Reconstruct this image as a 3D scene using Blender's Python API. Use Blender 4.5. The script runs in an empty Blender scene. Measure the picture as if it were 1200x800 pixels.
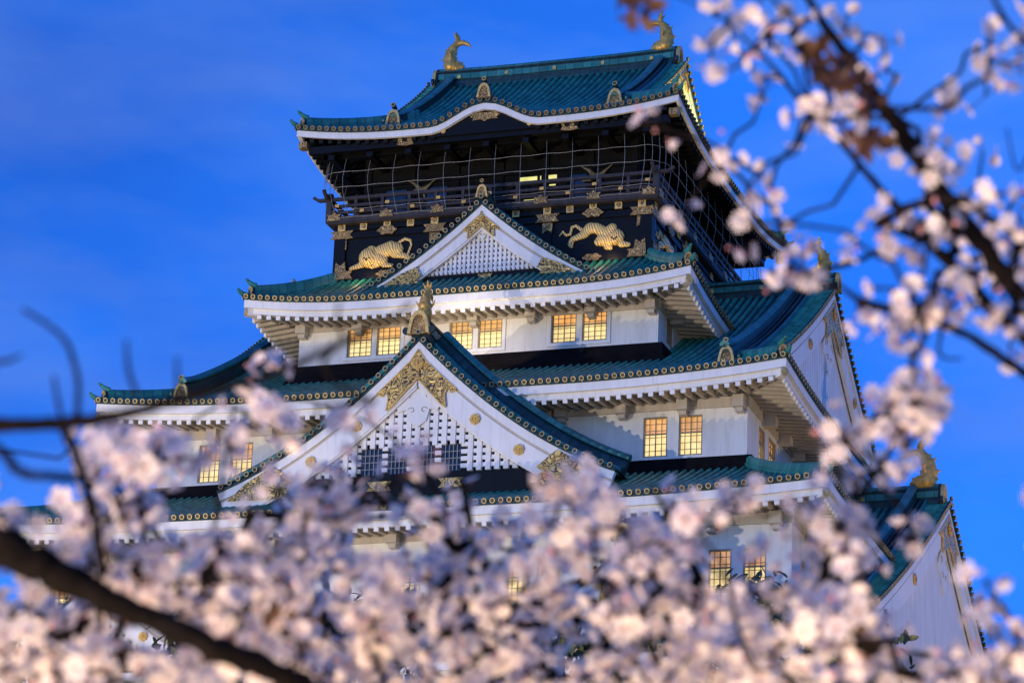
import bpy, math, random
import numpy as np
from mathutils import Vector, Matrix

random.seed(7); rng = np.random.default_rng(7)
SC = bpy.context.scene
COL = SC.collection
Z0 = 36.14                      # height of the castle's eave datum above the ground
R_ = math.radians

# ------------------------------------------------------------------ camera
YAW, PITCH, ROLL, FPX = R_(19.224), R_(18.527), R_(2.3), 3692.576
CAM = Vector((45.484, -135.467, -34.538 + Z0))
FWD = Vector((-math.sin(YAW) * math.cos(PITCH), math.cos(YAW) * math.cos(PITCH), math.sin(PITCH)))
RGT = FWD.cross(Vector((0, 0, 1))).normalized()
UPV = RGT.cross(FWD)
RGT, UPV = RGT * math.cos(ROLL) + UPV * math.sin(ROLL), -RGT * math.sin(ROLL) + UPV * math.cos(ROLL)
cam_d = bpy.data.cameras.new('camera'); cam = bpy.data.objects.new('camera', cam_d); COL.objects.link(cam)
cam.matrix_world = Matrix(((RGT.x, UPV.x, -FWD.x, CAM.x), (RGT.y, UPV.y, -FWD.y, CAM.y), (RGT.z, UPV.z, -FWD.z, CAM.z), (0, 0, 0, 1)))
cam_d.sensor_width = 36.0; cam_d.sensor_fit = 'HORIZONTAL'
cam_d.lens = 36.0 * FPX / 1200.0
cam_d.clip_start = 0.1; cam_d.clip_end = 20000
cam_d.dof.use_dof = True; cam_d.dof.focus_distance = 136.0; cam_d.dof.aperture_fstop = 7.4
SC.camera = cam

# ------------------------------------------------------------------ world, lights, exposure
W = bpy.data.worlds.new('World'); SC.world = W; W.use_nodes = True
wn = W.node_tree; wn.nodes.clear()
def wnode(t, **k):
    n = wn.nodes.new(t)
    for a, b in k.items(): setattr(n, a, b)
    return n
w_out = wnode('ShaderNodeOutputWorld'); w_bg = wnode('ShaderNodeBackground')
w_sky = wnode('ShaderNodeTexSky', sky_type='NISHITA', sun_disc=False)
w_sky.sun_elevation = R_(6.0); w_sky.sun_rotation = R_(212); w_sky.altitude = 0; w_sky.ozone_density = 4.0; w_sky.dust_density = 0.3; w_sky.air_density = 1.0
w_tint = wnode('ShaderNodeMix', data_type='RGBA', blend_type='MULTIPLY'); w_tint.inputs[0].default_value = 1.0
w_tint.inputs[7].default_value = (0.42, 1.38, 3.25, 1)
w_tc = wnode('ShaderNodeTexCoord'); w_map = wnode('ShaderNodeMapping'); w_map.inputs['Scale'].default_value = (9, 9, 26)
w_noise = wnode('ShaderNodeTexNoise'); w_noise.inputs['Scale'].default_value = 1.0; w_noise.inputs['Detail'].default_value = 4.5; w_noise.inputs['Roughness'].default_value = 0.52
w_ramp = wnode('ShaderNodeValToRGB'); w_ramp.color_ramp.elements[0].position = 0.44; w_ramp.color_ramp.elements[0].color = (0, 0, 0, 1); w_ramp.color_ramp.elements[1].position = 0.78; w_ramp.color_ramp.elements[1].color = (0.75, 0.75, 0.75, 1)
w_cl = wnode('ShaderNodeMix', data_type='RGBA', blend_type='MIX'); w_cl.inputs[7].default_value = (0.95, 2.15, 6.3, 1)
wn.links.new(w_tc.outputs['Generated'], w_map.inputs['Vector']); wn.links.new(w_map.outputs['Vector'], w_noise.inputs['Vector'])
wn.links.new(w_noise.outputs['Fac'], w_ramp.inputs['Fac']); wn.links.new(w_ramp.outputs['Color'], w_cl.inputs[0])
wn.links.new(w_sky.outputs['Color'], w_tint.inputs[6]); wn.links.new(w_tint.outputs[2], w_cl.inputs[6]); 
w_m2 = wnode('ShaderNodeMapping'); w_m2.inputs['Scale'].default_value = (4.0, 4.0, 8); w_m2.inputs['Location'].default_value = (6.28, 0.92, 2.9)
w_n2 = wnode('ShaderNodeTexNoise'); w_n2.inputs['Scale'].default_value = 1.0; w_n2.inputs['Detail'].default_value = 4.0
w_r2 = wnode('ShaderNodeValToRGB'); w_r2.color_ramp.elements[0].position = 0.40; w_r2.color_ramp.elements[0].color = (0.0, 0.0, 0.0, 1); w_r2.color_ramp.elements[1].position = 0.70; w_r2.color_ramp.elements[1].color = (0.65, 0.65, 0.65, 1)
w_dk = wnode('ShaderNodeMix', data_type='RGBA', blend_type='MULTIPLY'); w_dk.inputs[7].default_value = (0.58, 0.48, 0.60, 1)       # darker banks of evening cloud
wn.links.new(w_tc.outputs['Generated'], w_m2.inputs['Vector']); wn.links.new(w_m2.outputs['Vector'], w_n2.inputs['Vector']); wn.links.new(w_n2.outputs['Fac'], w_r2.inputs['Fac'])
wn.links.new(w_r2.outputs['Color'], w_dk.inputs[0]); wn.links.new(w_cl.outputs[2], w_dk.inputs[6]); wn.links.new(w_dk.outputs[2], w_bg.inputs['Color'])
w_bg.inputs['Strength'].default_value = 0.15
wn.links.new(w_bg.outputs['Background'], w_out.inputs['Surface'])

def lamp(name, kind, loc, target, energy, color, **k):
    d = bpy.data.lights.new(name, kind); d.energy = energy; d.color = color
    for a, b in k.items(): setattr(d, a, b)
    o = bpy.data.objects.new(name, d); COL.objects.link(o); o.location = loc
    o.rotation_euler = (Vector(target) - Vector(loc)).to_track_quat('-Z', 'Y').to_euler()
    return o
# last daylight glow (the sun is at the horizon behind the photographer)
lamp('sun', 'SUN', (0, -100, 60), (math.sin(R_(212)) * -60, -100 - math.cos(R_(212)) * 60, 60 - 4), 0.06, (1.0, 0.85, 0.75), angle=R_(12))
# the castle's floodlights, standing on the grounds
lamp('floodlight_west', 'SPOT', (-62, -130, 2), (-2, -8, Z0 + 10), 265000, (1.0, 0.86, 0.70), spot_size=R_(36), spot_blend=0.8, shadow_soft_size=0.35)
lamp('floodlight_east', 'SPOT', (72, -140, 2), (0, -8, Z0 + 10), 70000, (1.0, 0.92, 0.90), spot_size=R_(38), spot_blend=0.6, shadow_soft_size=0.35)
for fx_ in (-24, 4, 32): lamp('floodlight_front', 'SPOT', (fx_, -69, 1.5), (fx_ * 0.35, -14, Z0 + 5), 50000, (1.0, 0.78, 0.54), spot_size=R_(60), spot_blend=0.8, shadow_soft_size=0.3)
lamp('floodlight_side', 'SPOT', (58, 4, 10.5), (14, 0, Z0 + 6), 30000, (1.0, 0.70, 0.36), spot_size=R_(80), spot_blend=0.7, shadow_soft_size=0.3)
# park lamps under the cherry trees
_fh = Vector((FWD.x, FWD.y, 0)).normalized(); _rh = Vector((_fh.y, -_fh.x, 0)); _g = Vector((CAM.x, CAM.y, 0))
lamp('park_lamp', 'POINT', _g + _fh * 0.6 - _rh * 6.3 + Vector((0, 0, 1.2)), (0, 0, 0), 3600, (1.0, 0.72, 0.52), shadow_soft_size=0.12)
for f_, r_, e_ in ((2.6, -1.0, 105), (3.0, 0.45, 170), (2.8, 1.5, 90)):          # uplights set in the ground under the blossom
    lamp('tree_uplight', 'SPOT', _g + _fh * f_ + _rh * r_ + Vector((0, 0, 0.25)), _g + _fh * (f_ + 2.0) + _rh * r_ + Vector((0, 0, 3.1)), e_ * 1.7, (1.0, 0.72, 0.48), spot_size=R_(85), spot_blend=0.8, shadow_soft_size=0.06)

SC.view_settings.view_transform = 'Standard'; SC.view_settings.look = 'None'
SC.view_settings.exposure = 0.0; SC.view_settings.gamma = 1.0; SC.view_settings.use_curve_mapping = False
SC.render.engine = 'CYCLES'
SC.cycles.use_denoising = True; SC.cycles.max_bounces = 5; SC.cycles.diffuse_bounces = 3; SC.cycles.glossy_bounces = 3
SC.cycles.transmission_bounces = 4; SC.cycles.sample_clamp_indirect = 4.0; SC.cycles.caustics_reflective = False; SC.cycles.caustics_refractive = False

# ------------------------------------------------------------------ materials
def mat_new(name):
    m = bpy.data.materials.new(name); m.use_nodes = True
    nt = m.node_tree; b = nt.nodes['Principled BSDF']
    return m, nt, b
def N(nt, t, **k):
    n = nt.nodes.new(t)
    for a, b in k.items(): setattr(n, a, b)
    return n
def mixc(nt, fac, a, b, blend='MIX'):
    n = N(nt, 'ShaderNodeMix', data_type='RGBA', blend_type=blend)
    for i, v in ((0, fac), (6, a), (7, b)):
        if hasattr(v, 'is_linked') or hasattr(v, 'links'): nt.links.new(v, n.inputs[i])
        else: n.inputs[i].default_value = v if i == 0 else (*v, 1)
    return n.outputs[2]
def noise(nt, scale, detail=3, rough=0.5, vec=None, dist=0.0):
    n = N(nt, 'ShaderNodeTexNoise'); n.inputs['Scale'].default_value = scale; n.inputs['Detail'].default_value = detail
    n.inputs['Roughness'].default_value = rough; n.inputs['Distortion'].default_value = dist
    if vec is None:
        tc = N(nt, 'ShaderNodeTexCoord'); vec = tc.outputs['Object']
    nt.links.new(vec, n.inputs['Vector']); return n.outputs['Fac']
def ramp(nt, fac, p0, p1, c0=(0, 0, 0), c1=(1, 1, 1)):
    n = N(nt, 'ShaderNodeValToRGB'); e = n.color_ramp.elements
    e[0].position = p0; e[1].position = p1; e[0].color = (*c0, 1); e[1].color = (*c1, 1)
    nt.links.new(fac, n.inputs['Fac']); return n.outputs['Color']
def math_n(nt, op, a, b=None):
    n = N(nt, 'ShaderNodeMath', operation=op)
    for i, v in enumerate((a, b)):
        if v is None: continue
        if isinstance(v, (int, float)): n.inputs[i].default_value = v
        else: nt.links.new(v, n.inputs[i])
    return n.outputs[0]
def bump(nt, b, h, strength=0.3, dist=0.02):
    n = N(nt, 'ShaderNodeBump'); n.inputs['Strength'].default_value = strength; n.inputs['Distance'].default_value = dist
    nt.links.new(h, n.inputs['Height']); nt.links.new(n.outputs['Normal'], b.inputs['Normal'])

def m_plaster(name, base, dirt, rough=0.85):
    m, nt, b = mat_new(name)
    tc = N(nt, 'ShaderNodeTexCoord'); mp = N(nt, 'ShaderNodeMapping'); mp.inputs['Scale'].default_value = (1.2, 1.2, 0.25)
    nt.links.new(tc.outputs['Object'], mp.inputs['Vector'])
    streak = ramp(nt, noise(nt, 1.3, 6, 0.62, mp.outputs['Vector']), 0.42, 0.78)
    blotch = ramp(nt, noise(nt, 0.45, 5, 0.6), 0.40, 0.72)
    c = mixc(nt, math_n(nt, 'MULTIPLY', streak, 0.62), base, dirt)
    mq = N(nt, 'ShaderNodeMapping'); mq.inputs['Scale'].default_value = (5.5, 5.5, 0.35); nt.links.new(tc.outputs['Object'], mq.inputs['Vector'])
    fine = ramp(nt, noise(nt, 1.0, 5, 0.6, mq.outputs['Vector']), 0.54, 0.76)
    c = mixc(nt, math_n(nt, 'MULTIPLY', fine, 0.45), c, tuple(x * 0.8 for x in dirt))
    c = mixc(nt, math_n(nt, 'MULTIPLY', blotch, 0.30), c, tuple(x * 0.86 for x in base))
    nt.links.new(c, b.inputs['Base Color']); b.inputs['Roughness'].default_value = rough
    bump(nt, b, noise(nt, 14, 4, 0.6), 0.12, 0.02)
    return m
def m_plain(name, col, rough=0.6, metal=0.0, var=0.25, scale=4.0, bmp=0.1, spec=0.5):
    m, nt, b = mat_new(name); b.inputs['Specular IOR Level'].default_value = spec
    f = ramp(nt, noise(nt, scale, 5, 0.6), 0.3, 0.72)
    c = mixc(nt, f, tuple(x * (1 - var) for x in col), tuple(min(1, x * (1 + var)) for x in col))
    nt.links.new(c, b.inputs['Base Color']); b.inputs['Roughness'].default_value = rough; b.inputs['Metallic'].default_value = metal
    if bmp: bump(nt, b, noise(nt, scale * 5, 3, 0.6), bmp, 0.02)
    return m
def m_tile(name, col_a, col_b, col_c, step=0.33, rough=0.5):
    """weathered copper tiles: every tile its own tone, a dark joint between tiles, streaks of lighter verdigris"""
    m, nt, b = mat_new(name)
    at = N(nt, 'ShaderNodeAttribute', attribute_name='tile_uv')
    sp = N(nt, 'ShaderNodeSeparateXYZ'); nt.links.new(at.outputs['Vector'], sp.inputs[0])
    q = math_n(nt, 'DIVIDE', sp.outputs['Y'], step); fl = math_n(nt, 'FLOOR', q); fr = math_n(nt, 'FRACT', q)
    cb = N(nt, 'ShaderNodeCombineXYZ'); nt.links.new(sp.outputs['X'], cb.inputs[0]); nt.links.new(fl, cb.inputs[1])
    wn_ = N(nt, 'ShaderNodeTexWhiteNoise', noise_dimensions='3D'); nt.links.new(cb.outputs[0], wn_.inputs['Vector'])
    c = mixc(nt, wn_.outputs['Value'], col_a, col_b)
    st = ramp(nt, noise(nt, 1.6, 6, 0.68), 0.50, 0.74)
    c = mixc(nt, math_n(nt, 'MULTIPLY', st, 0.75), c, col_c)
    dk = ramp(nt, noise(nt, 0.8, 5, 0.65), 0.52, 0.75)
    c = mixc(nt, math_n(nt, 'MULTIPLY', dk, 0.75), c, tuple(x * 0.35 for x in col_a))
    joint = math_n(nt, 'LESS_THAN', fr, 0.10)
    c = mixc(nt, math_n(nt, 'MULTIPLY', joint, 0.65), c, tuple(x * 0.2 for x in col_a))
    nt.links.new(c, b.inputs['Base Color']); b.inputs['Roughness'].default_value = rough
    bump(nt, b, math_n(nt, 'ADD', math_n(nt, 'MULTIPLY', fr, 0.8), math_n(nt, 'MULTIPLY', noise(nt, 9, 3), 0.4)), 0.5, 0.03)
    return m
def m_gold(name, col=(0.95, 0.54, 0.12), rough=0.36, metal=0.35):
    m, nt, b = mat_new(name)
    f = ramp(nt, noise(nt, 5, 5, 0.65), 0.35, 0.75)
    c = mixc(nt, f, col, tuple(x * 0.45 for x in col))
    nt.links.new(c, b.inputs['Base Color']); b.inputs['Roughness'].default_value = rough; b.inputs['Metallic'].default_value = metal
    bump(nt, b, noise(nt, 16, 3, 0.6), 0.35, 0.03)
    return m
def m_filigree(name, gold, dark, scale, freq, thr=-0.1, metal=0.8):
    """openwork arabesque: gold scrolls over a dark ground"""
    m, nt, b = mat_new(name)
    v = math_n(nt, 'SINE', math_n(nt, 'MULTIPLY', noise(nt, scale, 1.0, 0.5, None, 0.8), freq))
    g = math_n(nt, 'GREATER_THAN', v, thr)
    tone = mixc(nt, ramp(nt, noise(nt, 3, 3), 0.3, 0.7), gold, tuple(x * 0.6 for x in gold))
    c = mixc(nt, g, dark, tone)
    nt.links.new(c, b.inputs['Base Color']); b.inputs['Roughness'].default_value = 0.42
    nt.links.new(math_n(nt, 'MULTIPLY', g, metal), b.inputs['Metallic'])
    bump(nt, b, v, 0.5, 0.04)
    return m
def m_tiger(name):
    m, nt, b = mat_new(name)
    tc = N(nt, 'ShaderNodeTexCoord'); mp = N(nt, 'ShaderNodeMapping'); mp.inputs['Rotation'].default_value = (0, R_(25), 0)
    nt.links.new(tc.outputs['Object'], mp.inputs['Vector'])
    wv = N(nt, 'ShaderNodeTexWave', wave_type='BANDS', bands_direction='X'); wv.inputs['Scale'].default_value = 2.9; wv.inputs['Distortion'].default_value = 5.5
    wv.inputs['Detail'].default_value = 1.0; wv.inputs['Detail Scale'].default_value = 0.9
    nt.links.new(mp.outputs['Vector'], wv.inputs['Vector'])
    f = ramp(nt, wv.outputs['Fac'], 0.06, 0.26)
    c = mixc(nt, f, (0.20, 0.11, 0.03), (0.90, 0.60, 0.20))
    nt.links.new(c, b.inputs['Base Color']); b.inputs['Metallic'].default_value = 0.25; b.inputs['Roughness'].default_value = 0.5
    bump(nt, b, wv.outputs['Fac'], 0.3, 0.03)
    return m
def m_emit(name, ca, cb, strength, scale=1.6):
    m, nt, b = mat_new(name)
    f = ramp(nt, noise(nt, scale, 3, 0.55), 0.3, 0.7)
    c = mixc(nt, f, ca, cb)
    c = mixc(nt, math_n(nt, 'MULTIPLY', ramp(nt, noise(nt, 2.6, 2, 0.5), 0.48, 0.62), 0.35), c, tuple(x * 0.55 for x in ca))     # darker noise patches mixed into the emission colour
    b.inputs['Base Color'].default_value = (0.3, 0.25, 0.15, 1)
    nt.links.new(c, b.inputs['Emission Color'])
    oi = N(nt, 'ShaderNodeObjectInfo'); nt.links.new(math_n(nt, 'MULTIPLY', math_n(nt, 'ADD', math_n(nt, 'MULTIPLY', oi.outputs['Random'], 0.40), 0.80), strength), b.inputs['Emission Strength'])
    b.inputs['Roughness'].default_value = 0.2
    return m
M = {}
M['plaster'] = m_plaster('white_plaster', (0.78, 0.76, 0.75), (0.52, 0.49, 0.46))
M['board'] = m_plaster('white_painted_board', (0.80, 0.79, 0.80), (0.60, 0.58, 0.57), 0.6)
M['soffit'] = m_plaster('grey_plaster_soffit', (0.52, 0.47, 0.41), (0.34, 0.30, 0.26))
M['black'] = m_plain('black_lacquer', (0.0045, 0.004, 0.0045), 0.45, 0, 0.4, 2.0, 0.1, 0.16)
M['flash'] = m_plain('shaded_dark_copper', (0.006, 0.005, 0.006), 0.8, 0, 0.5, 2.0, 0.2, 0.1)  # near-black copper, the shade at the wall foot put into its colour
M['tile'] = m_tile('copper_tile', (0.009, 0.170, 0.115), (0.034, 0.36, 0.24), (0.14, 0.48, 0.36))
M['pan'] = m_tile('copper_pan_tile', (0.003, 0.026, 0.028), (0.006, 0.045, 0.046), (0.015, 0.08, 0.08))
M['ridge'] = m_tile('copper_ridge', (0.004, 0.022, 0.022), (0.009, 0.045, 0.043), (0.04, 0.13, 0.12), 0.5)
M['ridgetop'] = m_tile('copper_ridge_top', (0.012, 0.14, 0.13), (0.030, 0.24, 0.21), (0.11, 0.36, 0.32), 0.45)
M['ring'] = m_gold('pale_gold', (0.64, 0.46, 0.19), 0.5, 0.3)
M['ringdark'] = m_gold('dull_bronze', (0.30, 0.20, 0.09), 0.55, 0.4)
M['rafter'] = m_plain('dim_plastered_rafter', (0.42, 0.37, 0.31), 0.85, 0, 0.15, 3.0, 0.1)
M['gold'] = m_gold('gilded_bronze')
M['goldpale'] = m_gold('pale_gilding', (0.88, 0.58, 0.18), 0.45, 0.3)
M['filigree'] = m_filigree('gold_openwork', (0.95, 0.64, 0.20), (0.07, 0.04, 0.015), 3.0, 40, -0.45, 0.3)
M['plate'] = m_filigree('chased_gold_plate', (0.74, 0.50, 0.20), (0.08, 0.05, 0.025), 6.0, 42, -0.2, 0.4)
M['bronze'] = m_gold('weathered_gilding', (0.90, 0.50, 0.11), 0.40, 0.35)
M['tiger'] = m_tiger('gilded_tiger')
M['rail'] = m_plain('grey_blue_lacquered_wood', (0.040, 0.035, 0.040), 0.6, 0, 0.3, 3.0, 0.1, 0.25)
M['wire'] = m_plain('galvanised_wire', (0.26, 0.25, 0.24), 0.5, 0.3, 0.15, 3.0, 0)
M['inner'] = m_plain('dark_brown_timber', (0.006, 0.0055, 0.005), 0.8, 0, 0.4, 2.0, 0.1, 0.15)
M['frame'] = m_plain('bronze_window_bar', (0.30, 0.24, 0.16), 0.6, 0, 0.2, 3.0, 0)
M['darkglass'] = m_plain('dark_window_glass', (0.012, 0.014, 0.022), 0.15, 0, 0.3, 1.5, 0)
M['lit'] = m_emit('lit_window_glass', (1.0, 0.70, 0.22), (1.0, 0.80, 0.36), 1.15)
M['upper_pane'] = m_emit('lit_window_upper_glow', (0.80, 0.34, 0.08), (0.95, 0.48, 0.15), 0.9)  # dimmer, oranger top of the window glow, painted as its own emission
M['litroom'] = m_emit('lit_room_glass', (0.85, 0.78, 0.16), (0.95, 0.85, 0.25), 0.9)
M['stone'] = None
def m_stone(name):
    m, nt, b = mat_new(name)
    tc = N(nt, 'ShaderNodeTexCoord')
    vo = N(nt, 'ShaderNodeTexVoronoi', feature='DISTANCE_TO_EDGE'); vo.inputs['Scale'].default_value = 0.55
    vc = N(nt, 'ShaderNodeTexVoronoi'); vc.inputs['Scale'].default_value = 0.55
    for v in (vo, vc): nt.links.new(tc.outputs['Object'], v.inputs['Vector'])
    c = mixc(nt, vc.outputs['Color'], (0.20, 0.19, 0.17), (0.34, 0.31, 0.27))
    c = mixc(nt, ramp(nt, vo.outputs['Distance'], 0.0, 0.06), (0.03, 0.03, 0.03), c)
    nt.links.new(c, b.inputs['Base Color']); b.inputs['Roughness'].default_value = 0.9
    bump(nt, b, vo.outputs['Distance'], 0.8, 0.2)
    return m
M['stone'] = m_stone('castle_stone')
M['ground'] = m_plain('gravelly_earth', (0.10, 0.085, 0.065), 0.95, 0, 0.4, 0.6, 0.4)
M['bark'] = m_plain('cherry_bark', (0.011, 0.0085, 0.0075), 0.95, 0, 0.5, 40.0, 0.6, 0.08)
M['leafdark'] = m_plain('dark_evergreen_leaf', (0.035, 0.055, 0.022), 0.6, 0, 0.4, 2.0, 0)
def m_petal(name, ca, cb, trans):
    m, nt, b = mat_new(name)
    f = ramp(nt, noise(nt, 22, 3, 0.6), 0.35, 0.68)
    c = mixc(nt, f, ca, cb)
    nt.links.new(c, b.inputs['Base Color']); b.inputs['Roughness'].default_value = 0.6
    tr = N(nt, 'ShaderNodeBsdfTranslucent'); nt.links.new(c, tr.inputs['Color'])
    mx = N(nt, 'ShaderNodeMixShader'); mx.inputs[0].default_value = trans
    nt.links.new(b.outputs[0], mx.inputs[1]); nt.links.new(tr.outputs[0], mx.inputs[2])
    nt.links.new(mx.outputs[0], nt.nodes['Material Output'].inputs['Surface'])
    return m
M['petal'] = m_petal('cherry_petal', (0.88, 0.77, 0.72), (0.91, 0.86, 0.82), 0.36)
M['heart'] = m_plain('cherry_flower_heart', (0.42, 0.13, 0.11), 0.7, 0, 0.3, 30, 0)
M['bud'] = m_petal('cherry_bud', (0.72, 0.30, 0.32), (0.80, 0.45, 0.44), 0.2)
M['youngleaf'] = m_petal('bronze_young_leaf', (0.085, 0.030, 0.014), (0.11, 0.06, 0.022), 0.25)

# ------------------------------------------------------------------ object helpers
def tag(o, label=None, cat=None, group=None, kind=None):
    for k, v in (('label', label), ('category', cat), ('group', group), ('kind', kind)):
        if v: o[k] = v
    return o
def empty(name, loc=(0, 0, 0)):
    o = bpy.data.objects.new(name, None); COL.objects.link(o); o.location = loc; o.empty_display_size = 0.5
    return o
class MB:
    """collects shapes, then links them as one mesh object"""
    def __init__(s): s.v = []; s.f = []; s.m = []; s.uv = []
    def add(s, vs, fs, mi=0, uv=None):
        o = len(s.v); s.v.extend([tuple(p) for p in vs]); s.f.extend([tuple(i + o for i in f) for f in fs]); s.m.extend([mi] * len(fs))
        s.uv.extend(uv if uv else [(0.0, 0.0)] * len(vs))
    def box(s, x0, x1, y0, y1, z0, z1, mi=0):
        s.add([(x0, y0, z0), (x1, y0, z0), (x1, y1, z0), (x0, y1, z0), (x0, y0, z1), (x1, y0, z1), (x1, y1, z1), (x0, y1, z1)],
              [(3, 2, 1, 0), (4, 5, 6, 7), (0, 1, 5, 4), (1, 2, 6, 5), (2, 3, 7, 6), (3, 0, 4, 7)], mi)
    def hexa(s, p8, mi=0):
        s.add(p8, [(3, 2, 1, 0), (4, 5, 6, 7), (0, 1, 5, 4), (1, 2, 6, 5), (2, 3, 7, 6), (3, 0, 4, 7)], mi)
    def beam(s, a, b, w, h, up=(0, 0, 1), mi=0):
        """a box from a to b, w wide and h high, centred on the line"""
        a, b = Vector(a), Vector(b); d = (b - a).normalized(); u = Vector(up); sd = d.cross(u)
        sd = sd.normalized() if sd.length > 1e-6 else Vector((1, 0, 0)); u = sd.cross(d)
        p = []
        for q in (a, b): p += [q - sd * w / 2 - u * h / 2, q + sd * w / 2 - u * h / 2, q + sd * w / 2 + u * h / 2, q - sd * w / 2 + u * h / 2]
        s.add(p, [(3, 2, 1, 0), (4, 5, 6, 7), (0, 1, 5, 4), (1, 2, 6, 5), (2, 3, 7, 6), (3, 0, 4, 7)], mi)
    def tube(s, pts, r, n=8, caps=True, mi=0, uvx=0.0):
        pts = [Vector(p) for p in pts]; k = len(pts); rs = r if isinstance(r, (list, tuple)) else [r] * k
        t = (pts[1] - pts[0]).normalized(); u = Vector((0, 0, 1)) if abs(t.z) < 0.9 else Vector((1, 0, 0)); u = (u - t * u.dot(t)).normalized()
        vs = []; uv = []; L = 0
        for i in range(k):
            if i: L += (pts[i] - pts[i - 1]).length
            t = (pts[min(i + 1, k - 1)] - pts[max(i - 1, 0)])
            t = t.normalized() if t.length > 1e-9 else Vector((0, 0, 1))
            u = u - t * u.dot(t); u = u.normalized() if u.length > 1e-6 else t.orthogonal().normalized(); w = t.cross(u)
            for j in range(n):
                a = 2 * math.pi * j / n; vs.append(pts[i] + (u * math.cos(a) + w * math.sin(a)) * rs[i]); uv.append((uvx, L))
        fs = [(i * n + j, i * n + (j + 1) % n, (i + 1) * n + (j + 1) % n, (i + 1) * n + j) for i in range(k - 1) for j in range(n)]
        if caps: fs += [tuple(range(n))[::-1], tuple(range((k - 1) * n, k * n))]
        s.add(vs, fs, mi, uv)
    def loft(s, secs, closed=True, caps=True, mi=0, uvx=0.0):
        n = len(secs[0]); vs = [p for q in secs for p in q]; k = len(secs); uv = []; L = 0
        for i in range(k):
            if i: L += (Vector(secs[i][0]) - Vector(secs[i - 1][0])).length
            uv += [(uvx, L)] * n
        m_ = n if closed else n - 1
        fs = [(i * n + j, i * n + (j + 1) % n, (i + 1) * n + (j + 1) % n, (i + 1) * n + j) for i in range(k - 1) for j in range(m_)]
        if caps and closed: fs += [tuple(range(n))[::-1], tuple(range((k - 1) * n, k * n))]
        s.add(vs, fs, mi, uv)
    def prism(s, poly, o, u, v, d, mi=0):
        """2-D outline poly in the plane (o, u, v), thickened by the vector d"""
        o, u, v, d = Vector(o), Vector(u), Vector(v), Vector(d); n = len(poly)
        a = [o + u * x + v * y for x, y in poly]; b = [p + d for p in a]
        s.add(a + b, [tuple(range(n))[::-1], tuple(range(n, 2 * n))] + [(i, (i + 1) % n, n + (i + 1) % n, n + i) for i in range(n)], mi)
    def disc(s, c, nrm, r, th, n=12, mi=0, up=(0, 0, 1)):
        c, nrm = Vector(c), Vector(nrm).normalized(); u = nrm.orthogonal().normalized(); w = nrm.cross(u)
        p = [(math.cos(2 * math.pi * i / n) * r, math.sin(2 * math.pi * i / n) * r) for i in range(n)]
        s.prism(p, c, u, w, nrm * th, mi)
    def ring(s, c, nrm, ro, ri, th, n=12, mi=0):
        c, nrm = Vector(c), Vector(nrm).normalized(); u = nrm.orthogonal().normalized(); w = nrm.cross(u)
        vs = []
        for r, h in ((ro, 0), (ro, th), (ri, th), (ri, 0)):
            vs += [c + (u * math.cos(2 * math.pi * i / n) + w * math.sin(2 * math.pi * i / n)) * r + nrm * h for i in range(n)]
        s.add(vs, [(k * n + i, k * n + (i + 1) % n, (k + 1) * n + (i + 1) % n, (k + 1) * n + i) for k in range(3) for i in range(n)], mi)
    def sphere(s, c, r, nu=10, nv=7, sq=(1, 1, 1), mi=0):
        vs = []
        for j in range(1, nv):
            ph = math.pi * j / nv
            for i in range(nu):
                a = 2 * math.pi * i / nu
                vs.append((c[0] + r * sq[0] * math.sin(ph) * math.cos(a), c[1] + r * sq[1] * math.sin(ph) * math.sin(a), c[2] + r * sq[2] * math.cos(ph)))
        b = len(vs); vs += [(c[0], c[1], c[2] + r * sq[2]), (c[0], c[1], c[2] - r * sq[2])]
        fs = [(j * nu + i, (j + 1) * nu + i, (j + 1) * nu + (i + 1) % nu, j * nu + (i + 1) % nu) for j in range(nv - 2) for i in range(nu)]
        fs += [(b, i, (i + 1) % nu) for i in range(nu)] + [(b + 1, (nv - 2) * nu + (i + 1) % nu, (nv - 2) * nu + i) for i in range(nu)]
        s.add(vs, fs, mi)
    def build(s, name, mats, parent=None, smooth=False, loc=None, recalc=True):
        me = bpy.data.meshes.new(name); me.from_pydata(s.v, [], s.f)
        if not isinstance(mats, (list, tuple)): mats = [mats]
        for m in mats: me.materials.append(m)
        me.polygons.foreach_set('material_index', s.m)
        if any(a or b for a, b in s.uv[:4000]):
            at = me.attributes.new('tile_uv', 'FLOAT_VECTOR', 'POINT')
            at.data.foreach_set('vector', np.array([(a, b, 0) for a, b in s.uv], dtype=np.float32).ravel())
        if recalc:
            import bmesh
            bm = bmesh.new(); bm.from_mesh(me); bmesh.ops.recalc_face_normals(bm, faces=bm.faces); bm.to_mesh(me); bm.free()
        if smooth:
            me.shade_smooth()
            if smooth is not True: me.set_sharp_from_angle(angle=R_(smooth))
        me.update()
        o = bpy.data.objects.new(name, me); COL.objects.link(o)
        if parent: o.parent = parent
        if loc: o.location = loc
        return o

# ------------------------------------------------------------------ ground, rampart
g = MB(); g.add([(-4000, -4000, 0), (4000, -4000, 0), (4000, 6000, 0), (-4000, 6000, 0)], [(0, 1, 2, 3)])
tag(g.build('ground', M['ground']), kind='structure')

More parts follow.
